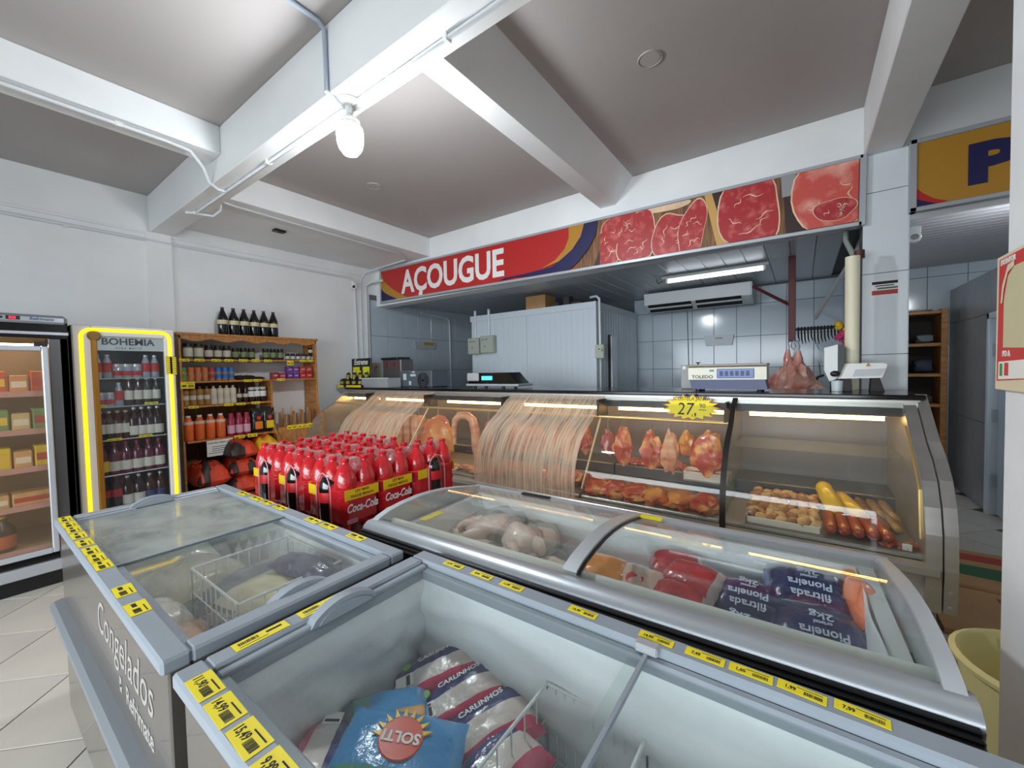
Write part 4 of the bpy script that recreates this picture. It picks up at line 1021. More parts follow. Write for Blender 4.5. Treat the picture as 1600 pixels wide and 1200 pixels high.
# ================================================================== lit beer cooler
def beer_cooler():
    x0, xf, y0, y1, zt = -5.38, -4.66, .56, 1.20, 1.985
    t = thing('beer_cooler', 'tall glass-door beer cooler with a glowing yellow outline', 'fridge', ((x0+xf)/2, (y0+y1)/2, 0))
    Mb = mat('cooler_black_side', (24,22,24), .35); Mi = mat('cooler_inner', (70,74,80), .4)
    b = B().box(x0, xf-.05, y0, y0+.04, .05, zt, .004).box(x0, xf-.05, y1-.04, y1, .05, zt, .004).box(x0, x0+.04, y0, y1, .05, zt).box(x0, xf-.05, y0, y1, zt-.05, zt, .004).box(x0, xf-.05, y0, y1, .05, .42, .004)
    part('cabinet', b, Mb, t)
    part('inner_back', B().box(x0+.04, x0+.05, y0+.04, y1-.04, .42, zt-.05), Mi, t)
    part('plinth', B().box(x0+.05, xf-.1, y0+.03, y1-.03, 0, .05), M_black, t)
    # door: pale frame
    Mf = mat('cooler_door_frame', (206,204,200), .4)
    d = B().box(xf-.05, xf, y0, y0+.11, .05, zt, .008).box(xf-.05, xf, y1-.075, y1, .05, zt, .008).box(xf-.05, xf, y0+.11, y1-.075, zt-.085, zt, .004).box(xf-.05, xf, y0+.11, y1-.075, .05, .42, .004)
    dr = part('door', d, Mf, t)
    part('door_glass', B().box(xf-.022, xf-.016, y0+.10, y1-.07, .42, zt-.08), glass('cooler_glass', (244,246,247), haze=.03, refl=.8), dr)
    part('header_strip', B().box(xf-.034, xf-.026, y0+.10, y1-.07, zt-.20, zt-.08), mat('cooler_header_grey', (150,158,160), .4, emit=.28), dr)
    part('gold_grip', B().box(xf-.015, xf+.012, y0+.105, y0+.14, .42, zt-.09, .006), mat('gold_grip', (150,104,30), .35, .3), dr)
    # LED outline: rounded rectangle, open below
    pts = [(y0+.05, .10)]; R_ = .06; zt2 = zt-.035
    for k in range(7): a = pi-k*pi/12; pts.append((y0+.05+R_+R_*cos(a), zt2-R_+R_*sin(a)))
    for k in range(7): a = pi/2-k*pi/12; pts.append((y1-.035-R_+R_*cos(a), zt2-R_+R_*sin(a)))
    pts.append((y1-.035, .10))
    part('yellow_light_strip', B().tube([(xf+.002, p[0], p[1]) for p in pts], .012, 8), mat('led_yellow', (255,214,10), .4, emit=1.15), dr, True)
    part('round_badge', B().lathe([(0,.008),(.028,.008),(.036,.0)], 20).tube([(0,0,0),(0,0,.001)], .001, 4) if 0 else B().tube([(xf+.0, y0+.125, zt-.085), (xf+.016, y0+.125, zt-.085)], [.042,.034], 20), mat('bronze_badge', (110,84,40), .35, .6), dr, True)
    M_t = mat('cooler_lettering', (52,48,52), .5)
    place_text(text_me('BOHEMIA', .078, M_t, .002, ext=.0004), dr, (xf-.0255, y0+.335, zt-.128), (0,1,0), (0,0,1))
    place_text(text_me('PURO MALTE', .02, M_t, .0003, ext=.0004, space=1.5), dr, (xf-.0255, y0+.335, zt-.18), (0,1,0), (0,0,1))
    for k in range(2): sticker(dr, (xf+.0145, y1-.05+.03*k, 1.66), (0,1,0), (0,0,1), .045, .17, bars=False)
    for k in range(9): part('price_line', B().box(xf+.0160, xf+.0163, y1-.07, y1-.035, 1.59+.018*k, 1.594+.018*k).box(xf+.0160, xf+.0163, y1-.028, y1+.005, 1.59+.018*k, 1.595+.018*k), M_ink, dr)
    zs = (.44, .73, 1.03, 1.31, 1.55)
    for z in zs:
        b = B()
        for k in range(9): b.tube([(x0+.06, y0+.05+.066*k, z), (xf-.06, y0+.05+.066*k, z)], .003, 5)
        b.tube([(xf-.06, y0+.045, z), (xf-.06, y1-.045, z)], .005, 6)
        part('wire_shelf', b, M_alu, t)
    for (y, z) in ((.70,1.32), (1.03,1.325), (.78,1.035), (.98,1.04)): 
        sticker(t, (xf-.053, y, z+.0), (0,1,0), (0,0,1), .09, .022, seed=int(y*90))
    # a cool interior strip light, as such coolers have
    part('interior_light', B().tube([(xf-.08, y0+.06, zt-.10), (xf-.08, y1-.06, zt-.10)], .008, 6), mat('cooler_light', (230,240,255), .4, emit=1.6), t)
    amber = c_('amber_glass', (54,28,14), .1, coat=.5); green = c_('green_glass', (24,46,30), .1, coat=.5); purple = c_('grape_juice', (86,20,50), .15, coat=.5); cola = c_('dark_soda', (22,10,12), .12, coat=.5); pale = c_('clear_drink', (150,160,170), .15, coat=.4)
    white = c_('label_cream', (206,204,190), .5); yel = c_('label_yellow', (220,186,50), .5); red = c_('label_red', (180,36,40), .5); blue = c_('label_blue', (44,60,110), .5)
    gold = c_('cap_gold', (200,180,110), .35, metal=.5); silver = c_('cap_silver', (214,214,214), .3, metal=.6); rc = c_('cap_red', (170,30,34), .4)
    K = dict(beer=bottle_kit(amber, gold, white, .031, .24), green=bottle_kit(green, silver, white, .031, .24), grape=bottle_kit(purple, rc, white, .042, .27, l0=.03, l1=.11), grapey=bottle_kit(purple, gold, yel, .042, .27, l0=.03, l1=.12), cola=bottle_kit(cola, rc, red, .042, .28, l0=.10, l1=.16), colaw=bottle_kit(cola, silver, white, .044, .26, l0=.02, l1=.10), blue=bottle_kit(amber, silver, blue, .04, .25, l0=.03, l1=.10), clear=bottle_kit(pale, silver, red, .03, .2), jar=jar_kit(pale, silver, red, .036, .12))
    rows = {1.55: ['clear','clear','jar','jar','jar','clear','clear'], 1.31: ['jar','jar','clear','beer','beer','green','green'], 1.03: ['green','green','beer','beer','colaw','colaw','colaw','colaw'], .73: ['grapey','grape','grape','grape','grape','grape'], .44: ['cola','cola','colaw','colaw','blue','blue']}
    sn = {1.55: 'top', 1.31: 'second', 1.03: 'middle', .73: 'fourth', .44: 'bottom'}
    nm = dict(clear='pale slim bottle', jar='small pale jar', beer='amber beer bottle', green='green glass bottle', grape='purple juice bottle', grapey='purple juice bottle with yellow label', cola='dark soda bottle with red label', colaw='dark bottle with cream label', blue='amber bottle with blue label')
    for z, row in rows.items():
        n = len(row)
        for i, kk in enumerate(row):
            put('drink_bottle' if kk != 'jar' else 'drink_jar', '%s, %s from the left on the %s cooler shelf' % (nm[kk], ORD[i], sn[z]), 'bottle' if kk != 'jar' else 'jar', K[kk], (xf-.12, y0+.15+(y1-y0-.27)*i/(n-1), z+.004), R.uniform(0,6), 'drinks in the yellow-lit cooler')
beer_cooler()

# ================================================================== dairy showcase at the left edge
def dairy():
    x0, xf, y0, y1, zt = -5.40, -4.55, -.75, .53, 2.02
    t = thing('dairy_showcase', 'tall steel showcase with glass doors and boxed goods at the left edge', 'fridge', ((x0+xf)/2, (y0+y1)/2, 0))
    Ms = mat('showcase_steel', (104,104,106), .35, .6)
    b = B().box(x0, xf-.02, y1-.045, y1, .12, 1.86, .004).box(x0, xf-.02, y0, y0+.045, .12, 1.86, .004).box(x0, x0+.04, y0, y1, .12, 1.86).box(x0, xf-.02, y0, y1, .12, .20, .004)
    part('cabinet', b, Ms, t)
    part('head_box', B().box(x0, xf, y0, y1, 1.86, 1.985, .006), M_blackg, t)
    part('chrome_strip', B().box(xf, xf+.008, y0, y1, 1.885, 1.905), M_alu, t)
    part('head_cap', B().box(x0, xf+.015, y0, y1, 1.96, 2.03, .02), mat('showcase_silver', (176,182,188), .3, .7), t)
    dp = part('temperature_display', B().box(xf+.012, xf+.017, .235, .30, 1.985, 2.01), M_black, t)
    place_text(text_me('003', .022, mat('display_red', (255,30,50), .4, emit=2.0), .0006, ext=.0003), dp, (xf+.0175, .265, 1.997), (0,1,0), (0,0,1))
    for k in range(4): part('button', B().tube([(xf+.012, .215-.03*k, 1.997), (xf+.018, .215-.03*k, 1.997)], .008, 10), M_black, t)
    place_text(text_me('Refrimate', .03, mat('showcase_logo_blue', (50,80,130), .4), .0005, shear=.2, ext=.0003), t, (xf+.0175, .40, 1.997), (0,1,0), (0,0,1))
    part('front_post', B().box(xf-.06, xf-.02, .43, y1, .20, 1.86, .004), Ms, t)
    part('base_rail', B().box(xf-.03, xf+.01, y0, y1, .12, .20, .006), M_alu, t)
    part('kick_plate', B().box(x0, xf-.05, y0, y1, 0.0, .12), M_black, t)
    for (a, b_) in ((-.17, .425), (-.73, -.175)):
        fr = B().box(xf-.02, xf+.015, a, a+.035, .26, 1.80, .006).box(xf-.02, xf+.015, b_-.035, b_, .26, 1.80, .006).box(xf-.02, xf+.015, a+.035, b_-.035, 1.765, 1.80, .004).box(xf-.02, xf+.015, a+.035, b_-.035, .26, .30, .004)
        d = part('glass_door', fr, mat('door_frame_silver', (200,206,212), .35, .5), t)
        part('pane', B().box(xf-.003, xf+.002, a+.03, b_-.03, .295, 1.77), glass('showcase_glass', (252,250,248), haze=.12, hazecol=(214,190,160), refl=.7), d)
        part('hinge', B().box(xf-.02, xf+.02, b_-.07, b_, 1.80, 1.83, .004), M_black, d)
    zs = (.30, .62, .90, 1.18, 1.46)
    Mp = mat('showcase_shelf_cream', (206,180,140), .5)
    for z in zs: 
        s = part('shelf', B().box(x0+.05, xf-.10, y0+.05, y1-.06, z-.02, z, .003), Mp, t)
        part('price_rail', B().box(xf-.10, xf-.092, y0+.05, y1-.06, z-.03, z+.012), mat('rail_pinkish', (196,150,140), .5), s)
    part('warm_light', B().tube([(xf-.12, y0+.1, 1.81), (xf-.12, y1-.1, 1.81)], .012, 8), mat('showcase_light', (255,226,190), .4, emit=12.0), t)
    part('inner_lining', B().box(x0+.04, x0+.05, y0+.045, y1-.045, .2, 1.86), Mp, t)
    cols = {1.46: [((206,84,50),'red-orange carton'), ((214,150,96),'beige carton')], 1.18: [((110,160,90),'green carton'), ((214,190,130),'cream tub')], .90: [((236,206,40),'yellow carton'), ((220,170,110),'tan carton')], .62: [((214,170,110),'wooden cheese box')]}
    cnt = 0
    for z, cc in cols.items():
        yy = -.66; i = 0
        while yy < .38:
            rgb, nm = cc[i % len(cc)]
            w = .10 if z != .62 else .22; h = (.16 if i % 2 == 0 else .13) if z != .62 else .10
            b = B().box(xf-.26, xf-.12, yy, yy+w-.012, z, z+h, .006)
            tt = thing('dairy_carton', '%s, %s from the left on the %s showcase shelf' % (nm, ORD[i], {1.46:'top',1.18:'second',.90:'third',.62:'fourth'}[z]), 'carton', (xf-.19, yy+w/2, z), group='goods in the dairy showcase')
            part('box', b, mat('carton_%d_%d' % (int(z*100), i % 2), rgb, .45, var=(14,.12)), tt)
            part('printed_band', B().box(xf-.1205, xf-.1195, yy+.008, yy+w-.02, z+h*.3, z+h*.65), mat('carton_band_%d' % (i % 3), ((236,226,200),(190,60,50),(240,200,60))[i % 3], .5), tt)
            yy += w; i += 1
    jk = bottle_kit(c_('sauce_dark', (40,26,22), .2), c_('sauce_yellow_cap', (230,190,50), .4), c_('sauce_orange_label', (196,96,40), .5), .075, .26, neck=.03, l0=.03, l1=.12, sh=.6)
    for i in range(3): put('sauce_jug', '%s dark jug with orange label from the right on the showcase floor' % ORD[i], 'jug', jk, (xf-.2, .16-.2*i, .302), 0, 'jugs on the showcase floor')
dairy()

# ================================================================== wooden rack of sauces and charcoal
def rack():
    xb, xf, y0, y1 = -5.48, -5.16, 1.36, 2.80
    t = thing('wooden_rack', 'honey pine rack of jars, sauces and charcoal against the left wall', 'shelf', ((xb+xf)/2, (y0+y1)/2, 0))
    part('top_board', B().box(xb, xf+.01, y0-.02, y1+.02, 1.985, 2.012, .004), M_wood, t)
    sc = [(y0, 1.985)] + [(y0+(y1-y0)*k/40, 1.95-.028*sin(k/40*pi*5.0)**2) for k in range(41)] + [(y1, 1.985)]
    part('scalloped_valance', B().prism(sc, xf-.012, xf, 'x'), M_wood, t)
    part('side_board', B().box(xb, xf, y1-.02, y1, 1.18, 1.985, .003), M_wood, t)
    part('side_board', B().prism([(xb,0),(xf+.12,0),(xf+.12,.98),(xf+.09,1.06),(xf+.02,1.10),(xf,1.18),(xb,1.18)], y1-.02, y1, 'y'), M_wood, t)
    part('side_board', B().box(xb, xf, y0, y0+.02, 0, 1.985, .003), M_wood, t)
    part('divider_board', B().prism([(xb,0),(xf+.12,0),(xf+.12,.84),(xf+.06,.90),(xf,1.02),(xf,1.50),(xb,1.50)], 2.22, 2.24, 'y'), M_wood, t)
    part('shelf_board', B().box(xb, xf, y0+.02, y1-.02, 1.715, 1.735, .003), M_wood, t)
    part('shelf_board', B().box(xb, xf, y0+.02, y1-.02, 1.485, 1.505, .003), M_wood, t)
    part('shelf_board', B().box(xb, xf, y0+.02, 2.22, 1.225, 1.245, .003), M_wood, t)
    part('shelf_board', B().box(xb, xf+.06, y0+.02, 2.26, .865, .885, .003), M_wood, t)
    part('shelf_board', B().box(xb, xf+.10, y0+.02, 2.22, .06, .08, .003), M_wood, t)
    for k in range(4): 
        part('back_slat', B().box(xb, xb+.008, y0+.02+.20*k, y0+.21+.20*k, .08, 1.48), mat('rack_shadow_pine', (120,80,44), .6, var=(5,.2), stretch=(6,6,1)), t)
    # skewer bin
    part('bin_front', B().box(xf+.05, xf+.065, 2.26, 2.76, .30, .90, .003), M_wood, t)
    part('bin_front_lip', B().box(xf+.05, xf+.066, 2.26, 2.78, .90, .92), M_wood, t)
    part('bin_floor', B().box(xb, xf+.06, 2.24, 2.78, .28, .30), M_wood, t)
    for k in range(3): sticker(t, (xf+.068, 2.42+.125*k, .91), (0,1,0), (0,0,1), .12, .05, seed=300+k)
    for i, (y, z) in enumerate([(1.40,1.725),(1.53,1.725),(1.68,1.725),(1.80,1.725),(1.94,1.725),(2.07,1.725),(2.20,1.725),(2.62,1.725),(2.70,1.725), (1.98,1.495),(2.08,1.495),(2.34,1.495), (1.46,1.235),(1.78,1.235),(1.90,1.235),(2.05,1.235)]):
        sticker(t, (xf+.002, y, z), (0,1,0), (0,0,1), .085, .03, seed=310+i)
    sticker(t, (xf+.002, 2.46, 1.70), (0,1,0), (0,0,1), .08, .06, seed=330); sticker(t, (xf+.002, 1.42, 1.465), (0,1,0), (0,0,1), .12, .075, seed=331)
    for i, y in enumerate((1.85, 1.98)): sticker(t, (xf+.062, y, .872), (0,1,0), (0,0,1), .10, .04, seed=335+i)
    # white notice
    n = part('paper_notice', B().box(xf+.064, xf+.066, 1.54, 1.78, .70, .87), M_paper, t)
    place_text(text_me('CARVÃO PEGO LEVE', .024, M_ink, .0006, ext=.0002), n, (xf+.0665, 1.66, .84), (0,1,0), (0,0,1))
    b = B()
    for k in range(4): b.box(xf+.066, xf+.0663, 1.585-.03*(k == 3), 1.735+.025*(k == 3), .797-.022*k, .803-.022*k)
    part('printed_lines', b, M_ink, n)
    return t
rack()
def goods():
    blk = c_('jar_lid_black', (22,22,24), .35); lw = c_('jar_label_white', (196,190,176), .5); lgr = c_('jar_label_green', (110,130,80), .5); dk = c_('jar_dark_sauce', (44,28,26), .2, coat=.4); gr = c_('jar_pickle', (96,98,60), .2, coat=.4); wn = c_('wine_glass_dark', (12,10,14), .1, coat=.5); cr = c_('wine_label', (214,204,160), .5)
    wk = kit(('bottle_body', lm([(0,.002),(.046,0),(.050,.01),(.050,.19),(.046,.21),(.034,.245),(.020,.285),(.016,.298),(.016,.302),(0,.302)], wn), None), ('cap', lm([(.018,.298),(.018,.318),(0,.318)], c_('wine_cap', (90,30,30), .4), 12), None), ('label', band(.050, .125, .172, cr), 0))
    for i in range(6): put('wine_bottle', '%s dark wine bottle from the left on top of the rack' % ORD[i], 'bottle', wk, (-5.33, 1.815+.108*i, 2.013), .3*i, 'wine bottles on top of the rack')
    j1 = jar_kit(gr, blk, lw, .043, .165, .03, .12); j2 = jar_kit(dk, blk, lw, .038, .155, .03, .10); j3 = jar_kit(dk, blk, lgr, .036, .135, .03, .09); j4 = jar_kit(dk, blk, lw, .028, .085, .012, .05)
    y = 1.46; row = [j1, j1, j2, j2, j2, j3, j3, j3, None, j3, j3, j3, j4, j4, j4, j4, j4, j4]
    i = 0
    for k in row:
        if k is None: y += .07; continue
        put('sauce_jar', '%s jar from the left on the upper rack shelf' % (ORD[i] if i < 16 else 'rightmost'), 'jar', k, (-5.25, y, 1.736), 1.2*i, 'jars on the upper rack shelf')
        y += .092 if k is j1 else (.084 if k in (j2, j3) else .066); i += 1
    put('sauce_jar', 'dark jar stacked on another at the right end', 'jar', j4, (-5.25, y-.1, 1.824), 0, 'jars on the upper rack shelf')
    # cans in two layers
    cc = [('green', (70,140,50))]+[('orange', (206,110,60))]*3+[('red', (170,56,56))]+[('blue', (40,110,190))]*3
    for lv in (0, 1):
        for i, (n, rgb) in enumerate(cc):
            body = c_('can_tan', (170,130,90), .4); top = c_('can_'+n, rgb, .35)
            kk = kit(('can_body', lm([(0,0),(.027,0),(.028,.004),(.028,.025),(0,.025)], body), None), ('sleeve', lm([(0,.024),(.0285,.024),(.0285,.068),(.025,.072),(0,.072)], top), None))
            put('spice_can', '%s topped can, %s from the left in the %s layer' % (n, ORD[i], ('lower', 'upper')[lv]), 'can', kk, (-5.24, 1.41+.062*i, 1.506+.073*lv), 0, 'spice cans on the rack')
    for i, (y, w) in enumerate(((1.93,.13), (2.02,.16), (2.12,.15))):
        b = B(); b.M = Matrix.Translation((-5.26, y, 1.507)) @ Matrix.Rotation(pi/2, 4, 'Z'); b.pillow(w, .10, .05 if i < 2 else .03, 400+i)
        single('black_pouch', ('clear topped black pouch next to the blue cans', 'middle black pouch lying on the rack shelf', 'rightmost flat black pouch on the rack shelf')[i], 'pouch', b, film('film_black', (24,22,24)), 'black pouches on the rack', True)
    # snack boxes right
    for i, (y, z, w, h, rgb, lb) in enumerate([(2.30,1.506,.075,.085,(150,50,50),'brownish red seasoning box at the left of the box group'), (2.385,1.506,.08,.075,(170,40,90),'magenta seasoning box'), (2.475,1.506,.07,.075,(90,50,140),'lower left purple box'), (2.55,1.506,.07,.075,(100,54,150),'lower right purple box'), (2.475,1.583,.07,.075,(96,56,150),'upper left purple box'), (2.55,1.583,.07,.075,(104,60,156),'upper right purple box'), (2.635,1.506,.075,.075,(180,40,40),'lower left red box'), (2.715,1.506,.075,.075,(186,44,40),'lower right red box'), (2.635,1.583,.075,.075,(186,50,40),'upper left red box with cream lid'), (2.715,1.583,.075,.075,(180,56,44),'upper right red box with cream lid')]):
        t = thing('seasoning_box', lb+' on the rack', 'box', (-5.24, y, z), group='seasoning boxes on the rack')
        part('box', B().box(-5.28, -5.20, y-w/2+.002, y+w/2-.002, z, z+h-.003, .003), c_('sbox_%d' % i, rgb, .4, var=(30,.25)), t)
        part('front_print', B().box(-5.2, -5.1995, y-w*.3, y+w*.3, z+h*.35, z+h*.6), c_('sbox_print', (206,150,160), .5), t)
    # sauces with round bellies
    def belly(n, rgb, rgb2, lab): 
        m = c_('sauce_'+n, rgb, .35); m2 = c_('sauce2_'+n, rgb2, .35)
        return kit(('bottle_body', lm([(0,0),(.032,.002),(.034,.03),(.030,.055),(.028,.07),(.028,.105),(.033,.13),(.034,.15),(.028,.172),(.012,.178),(0,.178)], m), None), ('label', band(.029, .062, .108, lab), 0), ('cap', lm([(0,.176),(.013,.176),(.011,.20),(0,.20)], m2, 10), None))
    kb = belly('mustard', (150,110,56), (120,80,40), lw); kw = belly('mayo', (206,198,178), (196,190,170), lw); kd = bottle_kit(dk, blk, lw, .027, .18, l0=.06, l1=.10); ks = jar_kit(c_('soy_dark', (40,16,16), .2, coat=.4), c_('soy_cap', (190,190,188), .4), c_('soy_label', (220,220,216), .5), .036, .17, .06, .125)
    seq = [(kb,'brown mustard bottle')]*4+[(kw,'cream mayonnaise bottle')]*4+[(kd,'slim dark bottle')]*2+[(ks,'dark jug with white label')]*3
    for i, (k, n) in enumerate(seq): put('sauce_bottle', '%s, %s from the left on the third rack shelf' % (n, ORD[i]), 'bottle', k, (-5.24, 1.42+.062*i, 1.246), .2, 'sauce bottles on the third rack shelf')
    ko = bottle_kit(c_('orange_drink', (220,100,40), .25, coat=.4), c_('drink_cap_white', (226,222,220), .4), c_('drink_clear', (222,190,170), .4), .044, .26, neck=.02, l0=.17, l1=.20, sh=.68)
    kp = bottle_kit(c_('magenta_drink', (150,26,66), .25, coat=.4), c_('drink_cap_mag', (176,40,80), .4), c_('drink_label_mag', (214,160,176), .5), .036, .25, neck=.02, l0=.03, l1=.12, sh=.7)
    for i in range(4): put('juice_bottle', '%s orange drink bottle from the left on the low rack shelf' % ORD[i], 'bottle', ko, (-5.16, 1.41+.095*i, .887), 0, 'orange drink bottles on the rack')
    for i in range(3): put('juice_bottle', '%s magenta drink bottle from the left on the low rack shelf' % ORD[i], 'bottle', kp, (-5.15, 1.79+.078*i, .887), 0, 'magenta drink bottles on the rack')
    for i, (y, rgb, lb) in enumerate(((2.06,(224,120,40),'black charcoal starter bag with orange print'), (2.18,(230,196,40),'black charcoal starter bag with yellow print'))):
        t = thing('starter_bag', lb, 'bag', (-5.16, y, .887), group='black starter bags')
        b = B(); b.M = Matrix.Translation((-5.19, y, 1.03)) @ Matrix.Rotation(pi/2, 4, 'Z') @ Matrix.Rotation(pi/2, 4, 'X'); b.pillow(.14, .29, .07, 420+i)
        part('bag_film', b, film('film_black', (24,22,24)), t, True)
        part('front_print', B().box(-5.117, -5.112, y-.04, y+.04, .93, 1.02, .002), c_('starter_print_%d' % i, rgb, .5), t)
        part('round_mark', B().tube([(-5.118, y, 1.06), (-5.111, y, 1.06)], .022, 12), c_('starter_red', (200,60,40), .5), t)
    # charcoal sacks
    Mo = mat('charcoal_sack_orange', (196,60,30), .5, var=(6,.2), bump=(12,.6)); Mk = mat('charcoal_sack_print', (50,34,32), .5); My = mat('charcoal_sack_yellow', (220,170,30), .5, bump=(12,.5))
    def sack(lb, y, z, w, t_, seed, yel, rz=0):
        o = thing('charcoal_sack', lb, 'sack', (-5.12, y, z), pi/2+rz, 'charcoal sacks at the foot of the rack')
        def mf(u, v): 
            if yel and v < .34: return 2
            return 1 if noise.noise(Vector((u*3.2+seed*3.7, v*3.2, 1.5))) > .16 and v < .7 else 0
        part('sack_paper', B().pillow(w, .46, t_, seed, 16, 14, .3, mf), [Mo, Mk, My], o, True, local=True)
    sack('orange charcoal sack, lower of the left pile', 1.53, .10, .30, .30, 1, False); sack('orange charcoal sack slumped on the left pile', 1.53, .40, .30, .26, 2, False, .05)
    for i in range(4): sack('orange charcoal sack, %s from the bottom of the middle pile' % ORD[i], 1.83, .09+.185*i, .30, .20, 3+i, False)
    for i in range(4): sack('yellow topped charcoal sack, %s from the bottom of the right pile' % ORD[i], 2.09, .09+.185*i, .25, .20, 8+i, True)
    wd = c_('skewer_wood', (150,96,54), .5, var=(8,.2)); stl = c_('skewer_steel', (190,188,184), .3, metal=.8)
    r3 = random.Random(9)
    for i in range(14):
        y = 2.29+.034*i; x = -5.26+.06*(i % 3); zt = 1.10+r3.uniform(-.04,.05)
        t = thing('skewer', '%s wooden-handled skewer from the left in the rack bin' % ORD[i], 'skewer', (x, y, .32), group='skewers in the rack bin')
        part('handle', B().tube([(x, y, zt-.26), (x+.003, y+.004, zt)], .0135, 8), wd if i % 3 else c_('skewer_light', (196,160,110), .5), t, True)
        part('blade', B().tube([(x-.006, y-.004, .31), (x, y, zt-.19)], .004, 6), stl, t)
    for i in range(6):
        t = thing('display_skewer', '%s bare steel skewer hung on the bin front' % ORD[i], 'skewer', (-5.08, 2.40+.06*i, .45), group='steel skewers on the bin front')
        part('blade', B().tube([(-5.085, 2.40+.06*i, .45), (-5.085, 2.40+.06*i, .885)], .004, 6), stl, t)
goods()

# ================================================================== soda packs
def sodas():
    Mred = mat('red_shrink_film', (192,22,32), .2, var=(9,.12), coat=.7, bump=(18,.5)); Mclr = glass('clear_shrink_film', (248,240,240), haze=.25, hazecol=(236,214,214), refl=.8, rough=.12)
    cola = c_('cola_bottle', (20,8,8), .08, coat=.6); Mlab = c_('cola_label_red', (196,20,30), .4); Mw = c_('cola_white', (240,232,232), .45)
    Myl = mat('promo_yellow', (226,190,20), .45)
    # local pack: 3 bottles along x, 2 along y; x -.165..+.165, y -.11..+.11
    b = B(); W, D, H = .335, .222, .215
    b.box(-W/2, W/2, -D/2, D/2, 0, H, .03)
    for i in range(3):
        for j in range(2): b.lathe([(.050,H-.06),(.0555,H-.02),(.055,H+.012),(.049,H+.045),(.036,H+.078),(.022,H+.098),(.018,H+.108),(.0185,H+.112),(.0185,H+.126),(0,H+.127)], 14, -.11+.11*i, -.055+.11*j)
    filmm = b.mesh('shrink_film', Mred, 35)
    # the end opening: one bottle seen in an arched hole at the narrow... front side
    def hole(rot):
        q = B(); q.M = Matrix.Rotation(rot, 4, 'Z')
        dd = D/2 if abs(sin(rot)) < .5 else W/2
        q.lathe([(0,.02),(.052,.02),(.055,.04),(.055,.18),(.050,.215),(.034,.245),(0,.25)], 18, 0, -dd+.034, 0); return q
    q = hole(0); hm = q.mesh('visible_bottle', cola, True)
    q = B().lathe([(.0553,.115),(.0556,.115),(.0556,.165),(.0545,.17)], 18, 0, -D/2+.034, 0); hl = q.mesh('bottle_label', Mlab, True)
    q = B().tube([(.056*sin(a)*1.0, -D/2-.006, .03) if 0 else (.066*cos(a), -D/2-.003, .17+.095*sin(a)) for a in [pi*k/10 for k in range(11)]], .0028, 6)
    q.tube([(.066, -D/2-.003, .02), (.066, -D/2-.003, .17)], .004, 6); q.tube([(-.066, -D/2-.003, .02), (-.066, -D/2-.003, .17)], .004, 6)
    he = q.mesh('film_edge', c_('film_edge_white', (206,150,156), .3), True)
    yls = [B().box(W/2+.0005, W/2+.0015, -D/2+.012, D/2-.012, H-.075, H-.022).mesh('promo_band', Myl)]
    for s in (-1, 1): yls.append(B().box(-W/2+.02, -.075, s*(D/2+.0005), s*(D/2+.0015), H-.075, H-.022).mesh('promo_band', Myl))
    tx1 = text_me('Coca-Cola', .060, Mw, .0016, xs=.70, shear=.28, ext=.0003); tx2 = text_me('LEV MAIS', .02, c_('promo_ink', (120,50,20), .5), .0004, ext=.0002); tx3 = text_me('PAGUE MENOS', .02, c_('promo_ink', (1,1,1)), .0004, ext=.0002)
    fine = B()
    for k in range(3): fine.box(W/2+.001, W/2+.0014, -.09, -.03, .022+.008*k, .025+.008*k)
    fm = fine.mesh('small_print', Mw)
    wms = [B().blob((-.09+.16*i, 0, H+.075), (.07,.06,.045), 5+i, .5, 2.5, 3).mesh('crumpled_film', Mclr, True) for i in range(2)]
    def pack(label, loc, rz):
        t = bpy.data.objects.new('soda_pack', None); COL.objects.link(t); t.location = loc; t.rotation_euler = (0, 0, rz); tag(t, label, 'soda pack', 'shrink-wrapped cola packs')
        f = share('shrink_film', filmm, t); share('visible_bottle', hm, t); share('bottle_label', hl, t); share('film_edge', he, f); [share('promo_band', yl, t) for yl in yls]
        share('small_print', fm, t); [share('crumpled_film', wm, t) for wm in wms]
        for tm, z, yy in ((tx1, .095, 0), (tx2, H-.036, 0), (tx3, H-.060, 0)):
            o = share('lettering', tm, t, (W/2+.002, yy, z)); o.rotation_euler = (pi/2, 0, pi/2)
        for i in range(3):
            for j in range(2): share('cap', capk, t, (-.11+.11*i, -.055+.11*j, 0))
        return t
    capk = B().lathe([(.0195,H+.109),(.0205,H+.111),(.0205,H+.127),(0,H+.1285)], 12).mesh('cap', c_('cola_cap_red', (206,24,34), .35), True)
    pl = thing('pallet', 'low wooden pallet under the cola packs', 'pallet', (-2.36, 1.45, 0))
    for k in range(5): part('slat', B().box(-2.88, -1.84, 1.09+.15*k, 1.19+.15*k, .06, .08, .003), M_wood, pl)
    for x in (-2.84, -2.36, -1.88): part('runner', B().box(x-.03, x+.03, 1.09, 1.79, 0, .06), M_wood, pl)
    LV = ('bottom', 'middle', 'top')
    for lv in range(3):
        z = .08+.346*lv
        for i in range(3):
            for j in range(3):
                lab = '%s-layer cola pack, %s from the left in the %s row' % (LV[lv], ORD[i], ('front', 'middle', 'back')[j])
                rz = R.uniform(-.02, .02)
                if i == 2 and j == 2: pack(lab+', turned sideways', (-1.957, 1.215+.46+.062, z), pi/2)
                else: pack(lab, (-2.70+.342*i, 1.215+.23*j, z), rz)
sodas()

